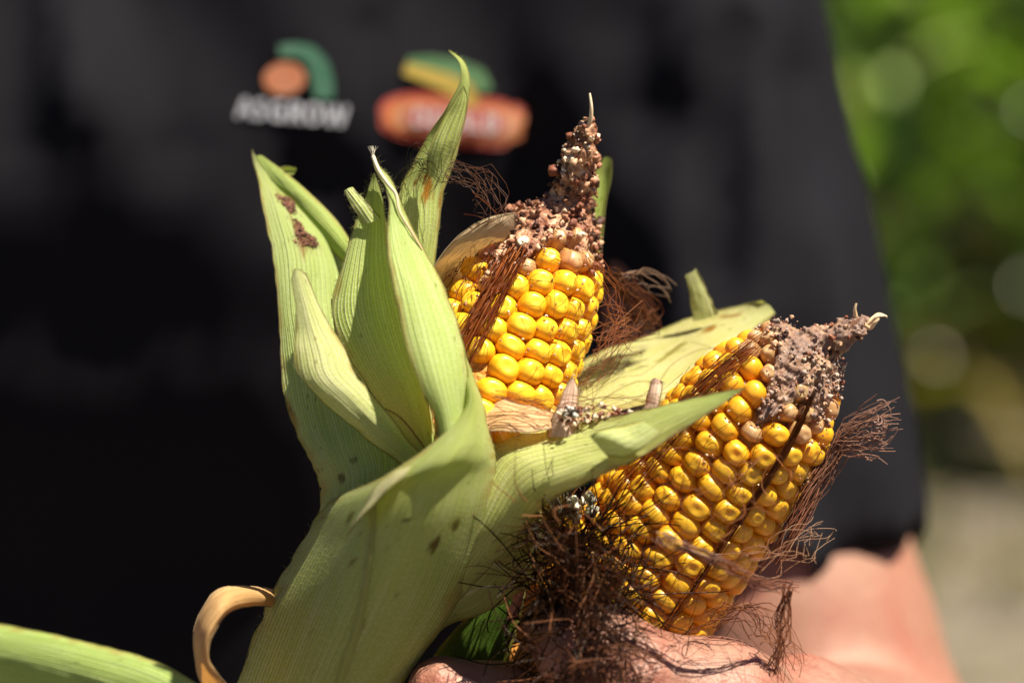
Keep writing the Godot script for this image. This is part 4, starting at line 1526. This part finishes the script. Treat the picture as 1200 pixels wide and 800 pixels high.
	# tall front leaf with the dry twisted tip
	leaf(root, "husk_leaf", [[512, 575, -27, 535, 572, -33, 556, 565, -20], [512, 502, -28, 530, 498, -33, 547, 495, -20], [494, 455, -29, 520, 445, -33, 548, 445, -20], [475, 399, -28, 508, 390, -30, 540, 394, -18], [466, 348, -26, 493, 340, -27, 520, 340, -15], [457, 300, -22, 478, 296, -22, 500, 300, -11], [456, 264, -18, 468, 262, -18, 481, 265, -9], [457, 235, -14, 461, 233, -14, 468, 236, -8], [448, 212, -10, 452, 210, -10, 458, 213, -7], [440, 198, -8, 442, 196, -8, 446, 198, -7], [436, 184, -7]], {"base": lin(0.61, 0.71, 0.43), "edge": lin(0.72, 0.73, 0.58), "tip": lin(0.72, 0.68, 0.55), "fuzz": 220, "ripple": 0.5, "rim_r": 0.2})
	mb = MB.new()
	strand(mb, PackedVector3Array([P(437, 183, -8), P(444, 200, -10), P(455, 216, -12), P(464, 228, -13), P(468, 248, -14), P(482, 272, -14), P(494, 292, -13)]), 0.0005, 0.0003, lin(0.62, 0.54, 0.40), lin(0.5, 0.38, 0.22), 30, 6)
	for k in 12:
		curly(mb, P(437, 184, -8), Vector3(rng.randf_range(-0.5, 0.5), 1, 0), 0.003, 0.3, 0.00005, lin(0.7, 0.66, 0.55), 5)
	put("curled_edge", mb.mesh(M.silk), root)
	# outer leaf wrapping the front, its top edge cut slantwise
	var wrap := [[264, 834, 10, 366, 832, -14, 462, 812, 2], [308, 716, 3, 424, 710, -28, 541, 700, -6], [349, 642, -1, 462, 624, -37, 573, 612, -13], [384, 590, -10, 486, 572, -40, 580, 560, -17], [446, 560, -30, 524, 540, -42, 580, 532, -17], [508, 518, -31, 546, 506, -37, 573, 506, -14], [541, 482, -23, 554, 472, -26, 565, 474, -11], [541, 440, -18, 547, 440, -19, 554, 440, -11], [541, 406, -12]]
	leaf(root, "husk_leaf", wrap, {"base": lin(0.59, 0.62, 0.37), "edge": lin(0.67, 0.65, 0.50), "fuzz": 160, "ripple": 0.6, "flat": 1.0, "veins": 27.0, "stains": [[0.80, 0.25, 0.035, 0.018, lin(0.12, 0.045, 0.012)], [0.73, 0.215, 0.035, 0.020, lin(0.12, 0.045, 0.012)], [0.55, 0.275, 0.07, 0.008, Color(0.06, 0.05, 0.03, 0.95)], [0.25, 0.20, 0.03, 0.010, Color(0.2, 0.10, 0.03, 0.8)], [0.55, 0.10, 0.03, 0.010, Color(0.2, 0.10, 0.03, 0.8)], [0.77, 0.235, 0.10, 0.05, Color(0.52, 0.50, 0.16, 0.4)], [0.22, 0.30, 0.03, 0.025, Color(0.16, 0.10, 0.03, 0.8)], [0.17, 0.26, 0.03, 0.03, Color(0.2, 0.14, 0.05, 0.6)], [0.40, 0.06, 0.02, 0.012, Color(0.2, 0.12, 0.04, 0.8)], [0.9, 0.27, 0.02, 0.01, rust], [0.5, 0.12, 0.02, 0.006, brown], [0.35, 0.2, 0.02, 0.008, Color(0.2, 0.12, 0.04, 0.8)]]})
	var ridge := PackedVector3Array()
	for q in 9:
		var at := leaf_at(wrap, lerpf(0.60, 0.30, q / 8.0), lerpf(0.01, 0.36, q / 8.0), 1.0)
		ridge.append(at - (cam_at.origin - at).normalized() * 0.0004)
	mb = MB.new()
	strand(mb, ridge, 0.0014, 0.0009, lin(0.62, 0.62, 0.36), lin(0.64, 0.60, 0.38), 30, 8)
	put("midrib", mb.mesh(M.husk), root)
	leaf(root, "husk_flap", [[405, 628, -36, 412, 616, -39, 424, 600, -32], [425, 605, -40, 432, 592, -43, 438, 572, -34], [450, 580, -43, 456, 568, -46, 462, 552, -36], [474, 560, -44, 478, 552, -46, 482, 544, -38]], {"base": lin(0.72, 0.63, 0.58), "fuzz": 60, "ripple": 0.4})
	# a dry leaf curled into a hook, and a long green one below it
	leaf(root, "curled_dry_leaf", [[350, 722, 10, 345, 706, 8, 341, 696, 14], [308, 711, -4, 303, 695, -9, 297, 686, 4], [272, 716, -24, 266, 702, -27, 256, 690, -10], [254, 738, -30, 243, 730, -31, 231, 724, -14], [244, 768, -30, 236, 769, -30, 227, 768, -16], [256, 790, -26, 247, 800, -24, 238, 808, -14], [288, 828, -18, 276, 840, -14, 262, 850, -8]], {"base": lin(0.72, 0.50, 0.24), "edge": lin(0.78, 0.60, 0.36), "ripple": 0.6, "flat": 1.0, "rim": lin(0.7, 0.55, 0.35)})
	leaf(root, "husk_leaf", [[300, 850, 20, 290, 880, 14, 270, 930, 24], [200, 783, 34, 180, 815, 26, 150, 865, 38], [100, 752, 44, 80, 782, 36, 60, 830, 48], [0, 731, 54, -20, 758, 46, -40, 795, 58], [-90, 722, 62, -105, 740, 56, -120, 765, 66], [-170, 728, 68]], {"base": lin(0.53, 0.65, 0.34), "edge": lin(0.60, 0.71, 0.43), "ripple": 0.5})


func make_lower_ear(variants: Array, bad: Array) -> void:
	var root := thing("corn_ear", "slanting corn ear with bare yellow kernels, tangled brown silk and a short grey mouldy tip", "corn ear", "ears of corn held in the hand")
	var e := make_ear(P(703, 737, 22), P(941, 412, 4), 0.0236, 0.0178, 0.0115)
	var tip := [[P(930, 428, 4), 0.0105], [P(946, 414, 3), 0.0066], [P(962, 405, 2), 0.0046], [P(982, 395, 1), 0.0038], [P(1001, 384, 0), 0.0030], [P(1013, 376, 0), 0.0017], [P(1018, 372, 0), 0.0006]]
	cob(root, e, tip, [[P(560, 940, 40), 0.009], [P(610, 860, 34), 0.013], [P(655, 795, 28), 0.019]])
	var rot := func(t: float, ph: float) -> float:
		var edge := 0.93 + 0.04 * nz.get_noise_2d(ph * 90.0, 14.0) - 0.17 * exp(-pow((ph - 0.10) / 0.30, 2.0)) - 0.10 * exp(-pow((ph - 0.95) / 0.4, 2.0))
		return clampf(0.5 + (t - edge) * 7.0, 0.0, 1.0)
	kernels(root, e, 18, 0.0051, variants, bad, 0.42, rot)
	var mb := MB.new()
	put("mouldy_crust", crust(e, tip, rot, 0.68, 0.4).mesh(M.frass), root)
	crumbs(mb, tip, 420, 0.00014, 0.0008, -0.1)
	for k in 800:
		var ph := rng.randf_range(-PI, PI)
		var t := rng.randf_range(0.70, 1.05)
		var m: float = rot.call(t, ph) + 0.12 * nz.get_noise_2d(ph * 300.0, t * 900.0)
		if m < 0.55 + 0.35 * rng.randf():
			continue
		var sunk := -0.0004
		var c := frass_color(0.05)
		if rng.randf() < 0.5:
			c = lin(0.38, 0.28, 0.24) * rng.randf_range(0.5, 1.25)
		grain(mb, e.at(t, ph, sunk + rng.randf_range(-0.0005, 0.0010)), lerpf(0.00015, 0.0008, pow(rng.randf(), 2.2)), c, 6, 5)
	for k in 120:
		grain(mb, e.at(rng.randf_range(0.6, 0.95), rng.randf_range(-1.2, 1.4), rng.randf_range(-0.001, 0.0004)), rng.randf_range(0.00015, 0.0004), frass_color(0.25), 6, 4)
	put("mouldy_crumbs", mb.mesh(M.frass), root).set_meta("kind", "stuff")
	# curled dry threads at the very tip
	mb = MB.new()
	for s in [[[1010, 384], [1022, 374], [1030, 368], [1040, 371]], [[1008, 388], [1020, 381], [1028, 371], [1036, 370]], [[1004, 380], [1003, 370], [1002, 362], [1004, 355]], [[1012, 380], [1020, 384], [1026, 378], [1031, 373]]]:
		var path := PackedVector3Array()
		for q in s:
			path.append(P(q[0], q[1], -1 + rng.randf_range(-1, 1)))
		strand(mb, path, 0.0007, 0.00025, lin(0.50, 0.32, 0.18), lin(0.70, 0.55, 0.36), 12, 6)
	put("dried_tip", mb.mesh(M.frass), root)
	mb = MB.new()
	for k in 22:
		grain(mb, P(665 + rng.randfn(0, 20), 590 + rng.randfn(0, 9), rng.randf_range(-13, -3)), rng.randf_range(0.0006, 0.0017), lin(0.62, 0.60, 0.50) * rng.randf_range(0.7, 1.0))
	put("white_mould", mb.mesh(M.frass), root).set_meta("kind", "stuff")

	var dark := lin(0.015, 0.006, 0.003)
	var red := lin(0.143, 0.047, 0.017)
	mb = MB.new()
	for k in 42:
		lying(mb, e, rng.randfn(0.56, 0.022), rng.randf_range(0.80, 0.97), rng.randf_range(0.05, 0.5), 0.008, 0.0008, rng.randf_range(0.00006, 0.00012), dark, silk_color())
	for k in 55:
		lying(mb, e, rng.randfn(-0.75, 0.10), rng.randf_range(0.82, 1.0), rng.randf_range(0.3, 0.6), 0.03, 0.0013, rng.randf_range(0.00006, 0.00012), red, silk_color())
	for k in 16:
		lying(mb, e, rng.randf_range(-1.4, 1.5), rng.randf_range(0.4, 0.95), rng.randf_range(-0.05, 0.4), 0.13, 0.0026, rng.randf_range(0.00005, 0.0001), silk_color(), silk_color(), 20)
	# silk fan at the far right side
	for k in 64:
		var f := rng.randf()
		loose(mb, [[905 + f * 45, 665 - f * 110, 4 + rng.randf_range(-4, 8)], [950 + f * 22, 590 - f * 70, 6], [985 + f * 10, 530 - f * 35, 5], [1022 + f * 10 + rng.randf_range(-10, 22), 535 - f * 62 + rng.randf_range(-14, 8), 2]], 7.0, rng.randf_range(0.00009, 0.00019), lin(0.132, 0.047, 0.025), lin(0.253, 0.143, 0.105), 3.5, 18)
	for k in 22:
		var at := P(1026 + rng.randfn(0, 6), 503 + rng.randfn(0, 13), rng.randf_range(0, 5))
		curly(mb, at, Vector3(1, rng.randf_range(-0.6, 0.9), rng.randf_range(-0.5, 0.5)), rng.randf_range(0.002, 0.007), 0.9, 0.00017, lin(0.248, 0.149, 0.121), 10)
	# hairs wandering over the kernels
	for s in [[[700, 500], [760, 510], [830, 530], [880, 545]], [[690, 540], [760, 520], [830, 545], [905, 545]], [[720, 520], [790, 560], [850, 530], [870, 590]], [[700, 600], [790, 560], [850, 575], [905, 600]], [[740, 480], [770, 530], [800, 600], [780, 660]], [[800, 590], [815, 540], [860, 560], [900, 545]], [[760, 640], [800, 580], [840, 610], [900, 650]], [[700, 650], [740, 600], [760, 560], [800, 530]], [[900, 545], [925, 560], [905, 590], [890, 570]], [[690, 480], [740, 445], [800, 420], [880, 405]], [[760, 560], [790, 590], [760, 620], [800, 660]], [[850, 560], [868, 600], [850, 640], [835, 610]]]:
		for k in 2:
			loose(mb, [[s[0][0], s[0][1], -20], [s[1][0], s[1][1], -27], [s[2][0], s[2][1], -28], [s[3][0], s[3][1], -20]], 13.0, rng.randf_range(0.00006, 0.00012), silk_color(), lin(0.209, 0.088, 0.039), 12.0, 22)
	# a twisted cord of silk across the front and the threads that hang from its end
	for k in 13:
		loose(mb, [[772, 628, -29], [805, 642, -30], [850, 662, -30], [895, 684, -25], [932, 690, -18]], 5.5, rng.randf_range(0.0001, 0.00018), lin(0.231, 0.149, 0.110) if k % 3 else lin(0.110, 0.039, 0.022), lin(0.165, 0.055, 0.033), 2.5, 18)
	for k in 22:
		loose(mb, [[925, 688, -18], [918, 720, -16], [914, 750, -14], [900, 800 + rng.randf_range(-20, 60), -10]], 7.0, rng.randf_range(0.0001, 0.00017), lin(0.176, 0.055, 0.028), lin(0.187, 0.077, 0.039), 6.0)
	for k in 16:
		loose(mb, [[835, 730, -6], [870, 715, -8], [905, 735, -8], [930, 780, -6]], 14.0, rng.randf_range(0.00008, 0.00016), lin(0.209, 0.077, 0.033), lin(0.165, 0.066, 0.033), 10.0)
	for k in 10:
		loose(mb, [[860, 660, -16], [905, 655, -14], [940, 640, -10], [960, 625, -6]], 16.0, 0.00012, lin(0.165, 0.066, 0.033), lin(0.248, 0.154, 0.099), 8.0)
	put("silk", mb.mesh(M.silk), root).set_meta("kind", "stuff")
	# the dark tangle at the foot of the ear
	mb = MB.new()
	for k in 560:
		var f := rng.randf()
		var cx := lerpf(672, 700, f) + rng.randfn(0, 30)
		var cy := lerpf(600, 800, f) + rng.randfn(0, 14)
		if cx > 775:
			continue
		var c := dark * rng.randf_range(0.6, 2.2)
		if rng.randf() < 0.16:
			c = lin(0.198, 0.083, 0.039)
		curly(mb, P(cx, cy, rng.randf_range(-30, -8)), Vector3(rng.randf_range(-0.6, 0.6), rng.randf_range(-1, 0.7), rng.randf_range(-0.5, 0.5)), rng.randf_range(0.008, 0.026), rng.randf_range(0.2, 0.75), rng.randf_range(0.0001, 0.00019), c, 16)
	for k in 420:
		var f := rng.randf()
		curly(mb, P(lerpf(672, 700, f) + rng.randfn(0, 26), lerpf(620, 810, f) + rng.randfn(0, 12), rng.randf_range(-14, -5)), Vector3(rng.randf_range(-0.6, 0.6), rng.randf_range(-1, 0.7), rng.randf_range(-0.3, 0.3)), rng.randf_range(0.012, 0.03), rng.randf_range(0.2, 0.6), rng.randf_range(0.00018, 0.0003), dark * rng.randf_range(0.4, 1.2), 12)
	for k in 240:
		curly(mb, P(700 + rng.randfn(0, 34), 790 + rng.randfn(0, 18), rng.randf_range(-34, -16)), Vector3(rng.randf_range(-1, 1), rng.randf_range(-1, 1), rng.randf_range(-0.5, 0.5)), rng.randf_range(0.005, 0.014), rng.randf_range(0.5, 1.1), rng.randf_range(0.0001, 0.00018), lin(0.143, 0.055, 0.028) if k % 3 == 0 else dark * 1.5, 14)
	for k in 46:
		loose(mb, [[655, 590, -16], [665, 660, -20], [690, 720, -24], [720, 770, -26]], 16.0, 0.0001, lin(0.165, 0.055, 0.022), dark * 1.6, 12.0, 22)
	for k in 18:
		loose(mb, [[640, 690, -14], [720, 690, -28], [790, 690, -28], [860, 720, -18]], 44.0, 0.00009, dark * 1.6, lin(0.110, 0.039, 0.017), 16.0, 22)
	put("silk_tangle", mb.mesh(M.silk), root).set_meta("kind", "stuff")
	leaf(root, "husk_leaf", [[470, 850, 14, 520, 850, 8, 585, 850, 14], [500, 780, 13, 545, 780, 7, 596, 780, 12], [540, 730, 11, 575, 722, 6, 612, 715, 10], [575, 700, 10, 596, 694, 8, 616, 690, 10]], {"base": lin(0.09, 0.16, 0.03), "edge": lin(0.19, 0.21, 0.07)})  # leaf colours darkened to paint in the shadow it lies in
	leaf(root, "papery_scrap", [[592, 725, -2, 600, 728, -5, 608, 722, -2], [596, 710, -2, 604, 710, -6, 612, 706, -2], [602, 697, -2, 608, 695, -4, 615, 690, -2]], {"base": lin(0.80, 0.34, 0.27), "ragged": 0.1})


# ------------------------------------------------------------------ assembly
func _ready() -> void:
	rng.seed = 4711
	nz.seed = 11
	nz.fractal_octaves = 3
	# camera
	cam_at = Transform3D(Basis(Vector3.RIGHT, deg_to_rad(-10.0)), Vector3(0, 1.42, 0))
	var cam := Camera3D.new()
	cam.name = "camera"
	var lens := CameraAttributesPhysical.new()
	lens.frustum_focal_length = 100.0
	lens.frustum_focus_distance = FOCUS
	lens.frustum_near = 0.05
	lens.frustum_far = 1500.0
	lens.exposure_aperture = 6.2
	cam.attributes = lens
	add_child(cam)
	cam.transform = cam_at
	cam.current = true
	# sky and exposure
	var env := Environment.new()
	env.background_mode = Environment.BG_SKY
	var sky := Sky.new()
	var sm := ProceduralSkyMaterial.new()
	sm.sky_top_color = Color(0.30, 0.45, 0.72)
	sm.sky_horizon_color = Color(0.62, 0.70, 0.78)
	sm.sky_curve = 0.12
	sm.ground_bottom_color = Color(0.30, 0.27, 0.22)
	sm.ground_horizon_color = Color(0.42, 0.42, 0.38)
	sm.sky_energy_multiplier = 0.52
	sky.sky_material = sm
	env.sky = sky
	env.tonemap_mode = Environment.TONE_MAPPER_LINEAR
	env.tonemap_exposure = 2.5
	env.sdfgi_enabled = true
	env.ssao_enabled = true
	env.ssil_enabled = true
	var we := WorldEnvironment.new()
	we.name = "environment"
	we.environment = env
	add_child(we)
	# sun, high and to the right, a little in front of the man
	var sun := DirectionalLight3D.new()
	sun.name = "sun"
	sun.light_energy = 1.6
	sun.light_color = Color(1.0, 0.95, 0.86)
	sun.light_angular_distance = 0.5
	sun.shadow_enabled = true
	add_child(sun)
	sun.look_at_from_position(Vector3.ZERO, -Vector3(0.36, 0.86, 0.17), Vector3(0, 0, 1))
	make_materials()
	# ground and field, then the man, then what he holds
	make_field()
	make_man()
	var variants := []
	var bad := []
	var shade_toned := []  # kernels of the lower ear, shade painted into their colours
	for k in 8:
		shade_toned.append(kernel_mesh(k, 2))
		variants.append(kernel_mesh(k, 0))
		bad.append(kernel_mesh(k, 1))
	make_upper_ear(variants, bad)
	make_lower_ear(shade_toned, bad)
